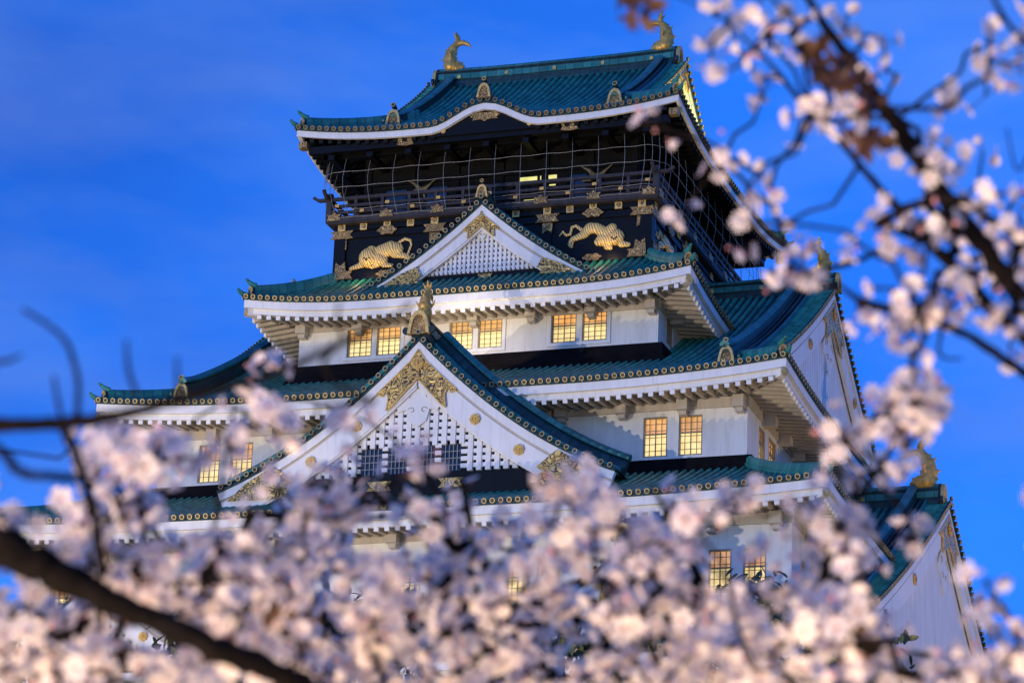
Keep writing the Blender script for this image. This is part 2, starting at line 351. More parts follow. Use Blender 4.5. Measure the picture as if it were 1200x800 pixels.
# ------------------------------------------------------------------ the castle
CASTLE = empty('castle_tower', (0, 0, 0))
tag(CASTLE, 'white multi-storey castle tower with teal copper roofs, gilded tigers and black lacquered top storey', 'castle')
def part(mb, name, mat, parent=None, smooth=False, label=None):
    o = mb.build(name, M[mat] if isinstance(mat, str) else [M[x] for x in mat], parent or CASTLE, smooth)
    if (parent or CASTLE) is CASTLE: o.location = (0, 0, Z0)
    if label: o['label'] = label
    if name in ('end_tiles', 'rafters'): o['kind'] = 'stuff'
    return o
st = MB()
def frustum(mb, hx0, hy0, z0, hx1, hy1, z1, n=6, p=1.6):
    secs = []
    for i in range(n + 1):
        t = i / n; k = 1 - (1 - t) ** p
        hx = hx0 + (hx1 - hx0) * k; hy = hy0 + (hy1 - hy0) * k; z = z0 + (z1 - z0) * t
        secs.append([(-hx, -hy, z), (hx, -hy, z), (hx, hy, z), (-hx, hy, z)])
    mb.loft(secs)
frustum(st, 26, 30, -26.5, 19.6, 22.6, -13.0)
part(st, 'stone_base', 'stone')
rp = MB(); frustum(rp, 62, 50, 0, 55, 43, Z0 - 26.4); ro = rp.build('stone_rampart', M['stone'])
tag(ro, 'sloping stone rampart carrying the castle tower', 'rampart')

SP = 0.36                                    # spacing of the tile rows

def surf(F, x, s):
    e = 0.02
    p = Vector(F(x, s)); tx = (Vector(F(x + e, s)) - Vector(F(x - e, s))).normalized()
    s0 = max(0, s - e); ts = (Vector(F(x, s + e)) - Vector(F(x, s0))).normalized()
    n = ts.cross(tx)
    if n.z < 0: n = -n
    return p, tx, ts, n.normalized()

def tile_side(tiles, caps, F, hx, smax, x_lo=None, seg=0.8, r=0.105):
    """one side of a roof: pan sheet, tile rows and the round end tiles along the eave"""
    n = int(round(2 * hx / SP)); sp = 2 * hx / n; e = 1e-3
    col = []
    for k in range(n + 1):
        x = -hx + k * sp; x = max(-hx + e, min(hx - e, x)); sm = max(0.02, smax(x)); j = max(2, int(math.ceil(sm / seg)))
        col.append((x, sm))
    for k in range(n):
        (xa, sa), (xb, sb) = col[k], col[k + 1]; j = max(2, int(math.ceil(max(sa, sb) / seg)))
        vs = []; uv = []
        for i in range(j + 1):
            vs += [F(xa, sa * i / j), F(xb, sb * i / j)]; uv += [(k + 0.5, sa * i / j), (k + 0.5, sb * i / j)]
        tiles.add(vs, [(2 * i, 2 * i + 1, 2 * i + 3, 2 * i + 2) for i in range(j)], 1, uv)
    for k in range(n):
        x = -hx + (k + 0.5) * sp; sm = smax(x)
        if sm > 0.15:
            j = max(2, int(math.ceil(sm / (seg * 0.8)))); secs = []
            for i in range(j + 1):
                p, tx, ts, nn = surf(F, x, sm * i / j)
                secs.append([p + tx * (r * math.cos(a)) + nn * (r * math.sin(a) * 1.1) for a in (0, 0.7, 1.5708, 2.44, math.pi)])
            tiles.loft(secs, closed=False, caps=False, mi=0, uvx=k + 0.13)
        p, tx, ts, nn = surf(F, x, 0.0); out = -ts
        cap_tile(caps, p + nn * 0.035, out)

def cap_tile(caps, c, out):
    out = Vector(out)
    caps.disc(c - out * 0.06, out, 0.108, 0.09, 12, 1)
    caps.ring(c + out * 0.025, out, 0.114, 0.082, 0.03, 12, 0)

def eave_trim(F, hx, out, ov, board, raft, soff, h1=0.36, h2=0.26, rafters=True, ratio=1.0, rise=0.10, two=True, rmat=0):
    """fascia boards following the eave, rafters and soffit behind them"""
    out = Vector(out); n = 48
    def sec(x, prof):
        res = []
        for o, z in prof:
            xx = x * (hx + o) / hx; p = Vector(F(x, 0)); q = Vector(F(xx, 0)); base = Vector((q.x, q.y, p.z))
            res.append(base + out * o + Vector((0, 0, z)))
        return res
    xs = [hx * math.copysign(abs(t) ** 0.9, t) for t in np.linspace(-1, 1, n + 1)]
    zb = -0.13 - h1
    # dark edge of the pan tiles above the board
    board.loft([sec(x, [(-0.02, -0.01), (-0.02, -0.13), (-0.25, -0.13), (-0.25, -0.01)]) for x in xs], mi=1)
    board.loft([sec(x, [(-0.07, -0.132), (-0.07, zb), (-0.24, zb), (-0.24, -0.132)]) for x in xs], mi=0)
    if two: board.loft([sec(x, [(-0.245, -0.20), (-0.245, zb - h2), (-0.42, zb - h2), (-0.42, -0.20)]) for x in xs], mi=0)
    zr = zb - (h2 if two else 0)
    if rafters:
        k = int(2 * hx / 0.47)
        for i in range(k + 1):
            x = -hx + 0.3 + (2 * hx - 0.6) * i / k
            p = Vector(F(x, 0)); L = min(ov, (hx - abs(x)) * ratio)
            if L < 0.5: continue
            a = p - out * 0.27 + Vector((0, 0, zr - 0.085)); b = p - out * L + Vector((0, 0, zr - 0.085 + (rise + p.z * 0) * L))
            e_ = a + (b - a).normalized() * 0.10; raft.beam(a, e_, 0.20, 0.18, mi=0); raft.beam(e_, b, 0.17, 0.15, mi=1)
    # soffit sheet
    vs = []
    for x in xs:
        xx = x * (hx - ov) / hx; p = Vector(F(x, 0)); q = Vector(F(xx, 0)); p0 = Vector(F(0, 0)) if False else p
        vs += [Vector((Vector(F(x * (hx - 0.3) / hx, 0)).x, Vector(F(x * (hx - 0.3) / hx, 0)).y, p.z)) - out * 0.3 + Vector((0, 0, zr + 0.02)),
               Vector((q.x, q.y, p.z)) - out * ov + Vector((0, 0, zr + 0.02 + rise * ov))]
    soff.add(vs, [(2 * i, 2 * i + 1, 2 * i + 3, 2 * i + 2) for i in range(len(xs) - 1)])

def hip_ridge(mb, mring, path, w=0.34, h=0.42, tipz=0.35):
    """rounded ridge along a hip, its outer end turned up"""
    secs = []
    for i, p in enumerate(path):
        p = Vector(p); a = Vector(path[max(i - 1, 0)]); b = Vector(path[min(i + 1, len(path) - 1)]); d = b - a; d.z = 0; d.normalize()
        sd = Vector((d.y, -d.x, 0)); k = 1.0
        secs.append([p + sd * (w / 2 * c) + Vector((0, 0, h * z)) for c, z in ((1.15, -0.25), (1.15, 0.25), (0.8, 0.3), (0.8, 0.62), (0.62, 0.9), (0.0, 1.12), (-0.62, 0.9), (-0.8, 0.62), (-0.8, 0.3), (-1.15, 0.25), (-1.15, -0.25))])
    mb.loft(secs, mi=0, uvx=3.3)

def oni(mb, c, d, sc=1.0, ball=True):
    """ridge-end ornament: a gilded arch round a dark openwork panel, a round tile above"""
    c = Vector(c); d = Vector(d); d.z = 0; d.normalize(); u = Vector((-d.y, d.x, 0)); v = Vector((0, 0, 1))
    def arch(w, h, b):
        return [(-w * 1.12, b), (-w * 0.98, b + h * 0.35), (-w * 0.78, b + h * 0.72), (-w * 0.45, b + h * 0.93), (0, b + h), (w * 0.45, b + h * 0.93), (w * 0.78, b + h * 0.72), (w * 0.98, b + h * 0.35), (w * 1.12, b)]
    A = arch(0.36 * sc, 0.84 * sc, -0.1 * sc); B = arch(0.255 * sc, 0.68 * sc, -0.1 * sc); n = len(A)
    vs = [c + u * x + v * y for x, y in A] + [c + u * x + v * y for x, y in B]; m = len(vs); vs += [p + d * 0.14 * sc for p in vs[:m]]
    fs = []
    for i in range(n - 1):
        fs += [(m + i, m + i + 1, m + n + i + 1, m + n + i), (i, i + 1, m + i + 1, m + i), (n + i, n + i + 1, m + n + i + 1, m + n + i), (i, n + i, n + i + 1, i + 1)]
    mb.add(vs, fs, 0)
    mb.prism(B, c + d * 0.01, u, v, d * 0.06 * sc, 1)
    mb.prism([(x * 1.0, y) for x, y in arch(0.36 * sc, 0.84 * sc, -0.1 * sc)], c - d * 0.12, u, v, d * 0.118, 2)
    # swirls at the foot
    for sx in (-1, 1):
        mb.disc(c + u * (0.45 * sc * sx) + v * (0.02 * sc) + d * 0.02, d, 0.13 * sc, 0.09 * sc, 10, 3)
    if ball:
        p0 = c + v * (0.86 * sc) - d * 0.15 * sc
        mb.tube([p0, p0 + d * 0.30 * sc + v * 0.10 * sc], 0.12 * sc, 10, True, 2)
        q = p0 + d * 0.30 * sc + v * 0.10 * sc
        mb.ring(q, (d + v * 0.3), 0.13 * sc, 0.085 * sc, 0.04, 12, 0)
ONI_M = ['goldpale', 'plate', 'ridge', 'ridge']; ONI_D = ['bronze', 'plate', 'ridge', 'ridge']

def liftg(q, a=0.35, p=2.3): return max(0.0, (q - a) / (1 - a)) ** p

class Tier:
    pass

def build_hip_roof(name, hx, hy, ix, iy, z0, rise, lift, label, ovx, ovy, sdrop=0.0, sag=0.22):
    """a skirt roof round a narrower upper storey"""
    rf, rs = hy - iy, hx - ix
    root = MB(); caps = MB()
    def prof(t): return rise * (t * (1 - sag) + sag * t * t)
    def F_front(sgn):
        def F(x, s):
            t = s / rf; xe = hx - (hx - ix) * t; q = min(1, abs(x) / max(xe, 1e-3))
            return (x, sgn * (hy - s), z0 + prof(t) + lift * liftg(q) * max(0, 1 - t) ** 1.5)
        return F
    def F_side(sgn):
        def F(y, s):
            t = s / rs; ye = hy - (hy - iy) * t; q = min(1, abs(y) / max(ye, 1e-3))
            return (sgn * (hx - s), y, z0 + prof(t) + lift * liftg(q) * max(0, 1 - t) ** 1.5 - sdrop * (1 - liftg(q, 0.1, 1.7)) * max(0, 1 - t) ** 1.5)
        return F
    board = MB(); raft = MB(); soff = MB()
    for sg in (-1, 1):
        tile_side(root, caps, F_front(sg), hx, lambda x: rf * min(1.0, (hx - abs(x)) / (hx - ix)))
        tile_side(root, caps, F_side(sg), hy, lambda y: rs * min(1.0, (hy - abs(y)) / (hy - iy)))
        eave_trim(F_front(sg), hx, (0, sg, 0), ovy, board, raft, soff)
        eave_trim(F_side(sg), hy, (sg, 0, 0), ovx, board, raft, soff)
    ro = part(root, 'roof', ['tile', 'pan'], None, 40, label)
    part(caps, 'end_tiles', ['ring', 'ridge'], ro); part(board, 'eave_boards', ['board', 'ridge'], ro)
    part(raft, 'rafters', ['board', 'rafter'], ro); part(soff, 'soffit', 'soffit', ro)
    for sx in (-1, 1):
        for sy in (-1, 1):
            h = MB(); om = MB(); pth = []
            for i in range(13):
                t = i / 12; pth.append((sx * (hx - (hx - ix) * t), sy * (hy - (hy - iy) * t), z0 + prof(t) + lift * max(0, 1 - t) ** 1.5 + 0.06))
            corner_ridge(h, om, pth)
            part(h, 'hip_ridge', 'ridgetop', ro, 40); part(om, 'ridge_ornament', ONI_M, ro)
            ch = MB(); corner_rafter(ch, pth[0], (sx, sy), min(ovx, ovy)); part(ch, 'corner_rafter', ['board', 'goldpale'], ro)
    return ro

def corner_ridge(h, om, pth, hw=0.34):
    p0, p1 = Vector(pth[0]), Vector(pth[1]); d = (p0 - p1); d.z = 0; d.normalize()
    # low outer tip beyond the ornament, turned up
    tip = [p0 + d * 0.28 + Vector((0, 0, 0.26)), p0 + d * 0.10 + Vector((0, 0, 0.10)), p0 - d * 0.25, p0 - d * 0.9 - Vector((0, 0, 0.02))]
    h.tube(tip[::-1], [0.13, 0.13, 0.11, 0.05], 8, True, 0, 1.7)
    st_ = []
    L = 0.0
    for i in range(len(pth) - 1):
        a, b = Vector(pth[i]), Vector(pth[i + 1]); n = 3
        for k in range(n): st_.append(a.lerp(b, k / n))
    st_.append(Vector(pth[-1]))
    st_ = [p for p in st_ if (p - p0).length > 0.62]
    up = st_[0] + (st_[0] - st_[1]).normalized() * 0.25
    hip_ridge(h, None, [up] + st_)
    h.tube([st_[0] + Vector((0, 0, 0.45)), up + Vector((0, 0, 0.52)), up + d * 0.30 + Vector((0, 0, 0.72))], [0.12, 0.12, 0.05], 8, True, 0, 2.7)
    oni(om, up + Vector((0, 0, 0.02)), d, 0.55, False)

def corner_rafter(mb, p, sg, ov):
    p = Vector(p); d = Vector((sg[0], sg[1], 0)).normalized()
    a = p - d * 0.25 - Vector((0, 0, 0.78)); b = p - d * (ov * 1.35) - Vector((0, 0, 0.62))
    mb.beam(a, b, 0.34, 0.34, mi=0)
    mb.disc(a + d * 0.0, d, 0.17, 0.07, 12, 1)

# --------------------------------------------- gable kit: a = across, b = into the building, z = up
def gable_kit(ro, T, rake, amax, zbase, style, depth=1.0, slopes=None, ridge_len=None, ridge_h=0.8, wall=True, wins=None, desc=True, desc_to=None):
    def Tv(a, b, z): return Vector(T(a, b, z))
    n_ = 40
    vstep = style.get('vstep', 0.38)
    def arcpts(step, lo=0.0):
        pts = []; a = lo; 
        while a < amax:
            pts.append(a); dz = (rake(a + 0.01) - rake(a)) / 0.01; a += step / math.sqrt(1 + dz * dz)
        return pts
    def nrm(a):
        dz = (rake(a + 0.01) - rake(max(0, a - 0.01))) / (0.01 + min(a, 0.01)); L = math.sqrt(1 + dz * dz); return (-dz / L, 1 / L)
    fwd = (Tv(0, -1, 0) - Tv(0, 0, 0)).normalized()
    verge = MB(); caps = MB(); vb = style.get('vb', 0.95)
    for sg in (-1, 1):
        # pan under the verge tubes
        vs = []; uv = []
        pts = [amax * i / n_ for i in range(n_ + 1)]
        for a in pts: vs += [Tv(sg * a, 0, rake(a)), Tv(sg * a, vb + 0.3, rake(a))]; uv += [(a, 0.5), (a, 0.9)]
        verge.add(vs, [(2 * i, 2 * i + 1, 2 * i + 3, 2 * i + 2) for i in range(n_)], 1, uv)
        for q, a in enumerate(arcpts(vstep, vstep / 2)):
            na, nz = nrm(a); r = 0.115
            s0 = []
            for b in (-0.03, vb):
                c = Tv(sg * a, b, rake(a)); tx = (Tv(sg * (a + 0.05), b, rake(a + 0.05)) - Tv(sg * (a - 0.05), b, rake(max(a - 0.05, 0)) if a > 0.05 else rake(a))).normalized(); nn = (Tv(sg * (a + na), b, rake(a) + nz) - c).normalized()
                s0.append([c + tx * (r * math.cos(t)) + nn * (r * math.sin(t)) for t in (0, 0.7, 1.5708, 2.44, math.pi)])
            verge.loft(s0, closed=False, caps=False, mi=0, uvx=q + 0.4)
            cap_tile(caps, Tv(sg * (a + na * 0.035), -0.04, rake(a) + nz * 0.035), fwd)
    cap_tile(caps, Tv(0, -0.06, rake(0) + 0.16), fwd)
    part(verge, 'verge_tiles', ['tile', 'pan'], ro, 40); part(caps, 'end_tiles', ['ring', 'ridge'], ro)
    # barge boards
    w1, w2 = style['w1'], style['w2']
    for sg in (-1, 1):
        bb = MB()
        def strip(o0, o1, b0, b1, mi):
            secs = []
            for i in range(n_ + 1):
                a = amax * i / n_; na, nz = nrm(a); z = rake(a)
                # offset straight down near the ridge so the two boards meet in a clean mitre
                f = min(1.0, a / 0.8); na2 = na * f; k = 1 / max(0.35, (nz * f + (1 - f) * nz)) if f < 1 else 1.0
                def P(o, b):
                    return Tv(sg * max(0.0, a - na2 * o), b, z - (nz * f + (1 / nz) * (1 - f)) * o)
                secs.append([P(o0, b0), P(o1, b0), P(o1, b1), P(o0, b1)])
            bb.loft(secs, mi=mi)
        strip(0.02, 0.14, 0.02, 0.40, 1)
        strip(0.145, 0.145 + w1, 0.06, 0.30, 0)
        strip(0.15 + w1, 0.15 + w1 + 0.10, 0.16, 0.34, 2)
        strip(0.152 + w1 + 0.10, 0.152 + w1 + w2, 0.12, 0.30, 0)
        strip(0.155 + w1 + w2, 0.155 + w1 + w2 + 0.07, 0.17, 0.30, 0)
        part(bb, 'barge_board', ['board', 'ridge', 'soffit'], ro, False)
    # descending ridges along the rake
    if desc:
        for sg in (-1, 1):
            dr = MB()
            for b0, w, h, mi in ((vb, 0.16, 0.26, 1), (vb + 0.20, 0.22, 0.30, 0), (vb + 0.46, 0.40, style.get('dh', 0.46) * 0.80, 0), (vb + 0.44, 0.44, -style.get('dh', 0.46), 1)):
                secs = []
                for i in range(n_ + 1):
                    a = (desc_to or amax * 0.98) * i / n_; na, nz = nrm(a)
                    def P(db, o): return Tv(sg * (a + na * o), b0 + db, rake(a) + nz * o)
                    if h < 0:
                        H = -h; lo = H * 0.80 + 0.004; md = H * 0.92; secs.append([P(0.02, lo), P(0.0, md), P(w * .25, H * 1.04), P(w * .5, H * 1.10), P(w * .75, H * 1.04), P(w, md), P(w - 0.02, lo)]); continue
                    secs.append([P(0, -0.1), P(0, h * .45), P(w * .12, h * .5), P(w * .12, h * .8), P(w * .3, h), P(w * .5, h * 1.12), P(w * .7, h), P(w * .88, h * .8), P(w * .88, h * .5), P(w, h * .45), P(w, -0.1)])
                dr.loft(secs, mi=mi, uvx=5.5)
            part(dr, 'descending_ridge', ['ridge', 'ridgetop'], ro, 40)
        if desc_to:
            acr = (Tv(1, 0, 0) - Tv(0, 0, 0))
            for sg in (-1, 1): om = MB(); oni(om, Tv(sg * (desc_to + 0.05), vb + 0.60, rake(desc_to) - 0.02), acr * sg, 0.95); part(om, 'ridge_ornament', ONI_M, ro)
    # gilding
    go = MB(); d_ = fwd * 0.06; GM = ['filigree', 'gold']
    u = (Tv(1, 0, 0) - Tv(0, 0, 0)); v = Vector((0, 0, 1)); zt = rake(0) - 0.15 - w1 * 1.25
    S = style['orn']
    def onrake(a, o, b=0.06):
        na, nz = nrm(a); return (a - na * o, rake(a) - nz * o)
    top_o = 0.17 + w1
    la = S * 1.75
    for sg in (-1, 1):
        A = onrake(la * 0.33, top_o); B = onrake(la * 0.66, top_o); C_ = onrake(la, top_o)
        poly = [(0, zt), A, B, C_, (C_[0] * 0.86, C_[1] - 0.10 * S), (C_[0] * 0.78, C_[1] + 0.12 * S), (C_[0] * 0.70, C_[1] - 0.15 * S), (C_[0] * 0.74, C_[1] - 0.62 * S), (C_[0] * 0.62, C_[1] - 0.50 * S), (0.0, zt - S * 1.05)]
        poly = [(sg * x, y) for x, y in poly]
        if sg < 0: poly = poly[::-1]
        go.prism(poly, Tv(0, 0.10, 0), u, v, d_, 0)
        # rim
        for i in range(len(poly)):
            p, q = poly[i], poly[(i + 1) % len(poly)]
            if abs(p[0]) < 1e-6 and abs(q[0]) < 1e-6: continue
            go.beam(Tv(p[0], 0.04, p[1]), Tv(q[0], 0.04, q[1]), 0.05, 0.05, up=tuple(fwd), mi=1)
        # foot ornament
        fa = amax - style['foot'] * 1.5; fb = amax
        if style.get('footpoly'):
            pf = [(sg * x, y) for x, y in style['footpoly']]
            if sg < 0: pf = pf[::-1]
            fo_ = MB(); fo_.prism(pf, Tv(0, 0.055, 0), u, v, d_ * 0.9, 0); part(fo_, 'board_foot_gilding', GM, ro)
        for k in style['crests']:
            c = onrake(amax * k, top_o + w2 * 0.5); cc = Tv(sg * c[0], 0.10, c[1])
            cm_ = MB(); rosette(cm_, cc, fwd, style['cr']); part(cm_, 'gilded_crest', GM, ro)
    rosette(go, Tv(0, 0.02, zt - S * 0.52), fwd, 0.24 * S)
    part(go, 'gable_gilding', ['filigree', 'gold'], ro)
    # gable wall
    if wall:
        gw = MB(); inset = 0.15 + w1 + w2 * 0.55
        def inner(a): na, nz = nrm(a); return rake(a) - inset / nz
        am = amax
        for i in range(400):
            am = amax * (1 - i / 400)
            if inner(am) > zbase: break
        pts = [(a, inner(abs(a)) + 0.15) for a in np.linspace(-am, am, 41)]
        poly = [(-am, zbase)] + pts + [(am, zbase)]
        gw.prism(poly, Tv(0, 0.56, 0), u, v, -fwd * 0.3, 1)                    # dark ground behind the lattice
        def wins_at(a, z): return wins and any(w0 < a < w1_ and z < wins[1] for w0, w1_ in wins[0])
        sv, bw, sh, bh = style['lat']
        k = int(am / sv)
        for i in range(-k, k + 1):
            a = i * sv; zt_ = inner(abs(a)) + 0.1; z_lo = zbase
            if wins and any(w0 - bw / 2 < a < w1_ + bw / 2 for w0, w1_ in wins[0]): z_lo = wins[1]
            if zt_ > z_lo + 0.1: boxT(gw, Tv, a - bw / 2, a + bw / 2, 0.38, 0.56, z_lo, zt_, 0)
        z = zbase + sh * 0.5; zmaxw = inner(0)
        while z < zmaxw - 0.2:
            aa = am
            for i in range(200):
                aa = am * (1 - i / 200)
                if inner(aa) > z: break
            z1 = z + bh
            if wins and z < wins[1]:
                edges = [-aa] + [e for w in wins[0] for e in w] + [aa]
                for e0, e1 in zip(edges[::2], edges[1::2]):
                    if e1 > e0: boxT(gw, Tv, e0, e1, 0.43, 0.555, z, z1, 0)
            else: boxT(gw, Tv, -aa, aa, 0.43, 0.555, z, z1, 0)
            z += sh
        # white carved board under the peak
        zp = zt - S * 0.75; hgt = style['pend']
        pend = [(0, zp), (hgt * 0.62, zp - hgt * 0.75), (hgt * 0.50, zp - hgt * 1.0), (hgt * 0.30, zp - hgt * 0.95), (hgt * 0.22, zp - hgt * 1.25), (0, zp - hgt * 1.4), (-hgt * 0.22, zp - hgt * 1.25), (-hgt * 0.30, zp - hgt * 0.95), (-hgt * 0.50, zp - hgt * 1.0), (-hgt * 0.62, zp - hgt * 0.75)]
        gw.prism(pend[::-1], Tv(0, 0.375, 0), u, v, fwd * 0.08, 0)
        for sg in (-1, 1):                                                     # incised scrolls
            for (cx, cz, rr, a0, a1) in ((0.26, 0.62, 0.13, -1.0, 4.0), (0.16, 0.98, 0.09, 0.4, 5.0)):
                pts = [Tv(sg * hgt * (cx + rr * math.cos(a0 + (a1 - a0) * t / 9) * (1 - t / 14)), 0.285, zp - hgt * (cz - rr * math.sin(a0 + (a1 - a0) * t / 9) * (1 - t / 14))) for t in range(10)]
                gw.tube(pts, 0.022, 5, True, 2)
        part(gw, 'gable_wall', ['board', 'black', 'soffit'], ro)
        if wins:
            wm = MB()
            for w0, w1_ in wins[0]:
                boxT(wm, Tv, w0, w1_, 0.52, 0.55, zbase + 0.05, wins[1], 1)
                for t in np.linspace(w0, w1_, 6)[1:-1]: boxT(wm, Tv, t - 0.018, t + 0.018, 0.46, 0.49, zbase + 0.05, wins[1], 0)
                for t in np.linspace(zbase, wins[1], 5)[1:-1]: boxT(wm, Tv, w0, w1_, 0.47, 0.495, t - 0.018, t + 0.018, 0)
            part(wm, 'gable_windows', ['wire', 'darkglass'], ro)

def boxT(mb, Tv, a0, a1, b0, b1, z0, z1, mi=0):
    mb.hexa([Tv(a0, b0, z0), Tv(a1, b0, z0), Tv(a1, b1, z0), Tv(a0, b1, z0), Tv(a0, b0, z1), Tv(a1, b0, z1), Tv(a1, b1, z1), Tv(a0, b1, z1)], mi)

def rosette(mb, c, d, r, mi=1):
    c, d = Vector(c), Vector(d).normalized(); u = d.orthogonal().normalized(); w = d.cross(u)
    n = 48; poly = [((r * (0.88 + 0.12 * abs(math.cos(4 * 2 * math.pi * i / n)))) * math.cos(2 * math.pi * i / n), (r * (0.88 + 0.12 * abs(math.cos(4 * 2 * math.pi * i / n)))) * math.sin(2 * math.pi * i / n)) for i in range(n)]
    mb.prism(poly, c, u, w, d * 0.06, mi)
    for i in range(8):
        a = 2 * math.pi * i / 8
        mb.prism([(r * 0.55 * math.cos(a) + r * 0.2 * math.cos(b), r * 0.55 * math.sin(a) + r * 0.2 * math.sin(b)) for b in np.linspace(0, 2 * math.pi, 9)[:-1]], c + d * 0.06, u, w, d * 0.03, mi)
    mb.disc(c + d * 0.06, d, r * 0.22, 0.06, 10, mi)

def main_ridge(ro, a, b, h, w=0.5, crest=True, name='main_ridge'):
    """layered roof ridge from a to b (its underside), with small gilded crests on the flank"""
    a, b = Vector(a), Vector(b); d = (b - a).normalized(); s = Vector((d.y, -d.x, 0)); L = (b - a).length; mb = MB(); n = max(2, int(L))
    def sweep(prof, mi, uvx):
        secs = []
        for i in range(n + 1):
            p = a + d * (L * i / n); q = abs(2 * i / n - 1); z = 0.10 * q ** 3
            secs.append([p + s * x + Vector((0, 0, y + z)) for x, y in prof])
        mb.loft(secs, mi=mi, uvx=uvx)
    k = h
    sweep([(-w * .75, -0.15), (w * .75, -0.15), (w * .75, k * .14), (-w * .75, k * .14)], 0, 1.1)
    sweep([(-w * .50, k * .14), (w * .50, k * .14), (w * .50, k * .80), (-w * .50, k * .80)], 0, 2.1)
    sweep([(-w * .60, k * .32), (w * .60, k * .32), (w * .60, k * .62), (-w * .60, k * .62)], 1, 3.1)
    sweep([(-w * .62, k * .72), (w * .62, k * .72), (w * .62, k * .80), (-w * .62, k * .80)], 0, 2.7)
    sweep([(-w * .34, k * .80), (w * .34, k * .80), (w * .34, k * .93), (w * .2, k * 1.02), (0, k * 1.06), (-w * .2, k * 1.02), (-w * .34, k * .93)], 1, 4.1)
    if crest:
        for i in range(max(1, int(L / 2.3))):
            t = (i + 0.5) / max(1, int(L / 2.3))
            for sg in (-1, 1): mb.disc(a + d * (L * t) + s * (sg * w * .60) + Vector((0, 0, k * .47)), s * sg, 0.10, 0.05, 10, 2)
    return part(mb, name, ['ridge', 'ridgetop', 'goldpale'], ro, 40)

# gilded dolphin-like fish on the ridge ends: u = inward along the ridge
def voxel(o, size, smooth=3):
    m = o.modifiers.new('fuse', 'REMESH'); m.mode = 'VOXEL'; m.voxel_size = size; m.use_smooth_shade = True
    s = o.modifiers.new('soften', 'SMOOTH'); s.factor = 0.5; s.iterations = smooth
def chain(mb, pts, sq=(1, 1, 1), step=0.35):
    for (x, y, z, r), (x2, y2, z2, r2) in zip(pts, pts[1:]):
        L = math.dist((x, y, z), (x2, y2, z2)); n = max(1, int(L / (step * min(r, r2) + 1e-6)))
        for i in range(n + 1):
            t = i / n; mb.sphere((x + (x2 - x) * t, y + (y2 - y) * t, z + (z2 - z) * t), r + (r2 - r) * t, 10, 7, sq)
def fish(ro, base, inward, sc=1.0, mat='bronze'):
    b = Vector(base); d = Vector(inward); d.z = 0; d.normalize(); w = Vector((-d.y, d.x, 0)); mb = MB()
    def pt(u, z, r, o=0.0): p = b + (d * u + w * o + Vector((0, 0, z))) * sc; return (p.x, p.y, p.z, r * sc)
    S = lambda l, o=0.0: [pt(u, z, r, o) for u, z, r in l]
    chain(mb, S([(0.62, 0.06, 0.16), (0.34, 0.06, 0.29), (0.06, 0.15, 0.38), (-0.04, 0.48, 0.34), (0.0, 0.80, 0.29), (0.12, 1.10, 0.23), (0.27, 1.32, 0.16)]))
    chain(mb, S([(0.27, 1.32, 0.15), (0.36, 1.62, 0.12), (0.22, 1.96, 0.04)])); chain(mb, S([(0.27, 1.32, 0.14), (0.60, 1.38, 0.14), (0.86, 1.28, 0.10), (1.04, 1.10, 0.035)]))
    for o in (-0.12, 0.12):
        chain(mb, [pt(0.27, 1.32, 0.09), pt(0.30, 1.60, 0.07, o), pt(0.17, 1.84, 0.03, o * 2)])
        chain(mb, [pt(0.10, 0.45, 0.10, o * 1.8), pt(0.12, 0.62, 0.07, o * 3.2), pt(0.02, 0.80, 0.03, o * 4.2)])
    for u, z, u2, z2 in ((-0.22, 0.52, -0.48, 0.58), (-0.14, 0.95, -0.30, 1.12), (-0.24, 0.28, -0.38, 0.22), (0.26, 0.55, 0.36, 0.60), (0.25, 0.80, 0.34, 0.88), (0.34, 0.34, 0.46, 0.40), (0.55, 0.25, 0.66, 0.34), (0.0, 1.12, -0.1, 1.26)):
        chain(mb, [pt(u, z, 0.09), pt(u2, z2, 0.03)])
    for o in (-0.16, 0.16): chain(mb, [pt(0.40, 0.26, 0.07, o), pt(0.46, 0.32, 0.05, o)])
    o = part(mb, 'fish_finial', mat, ro); voxel(o, 0.035 * sc, 2); return o

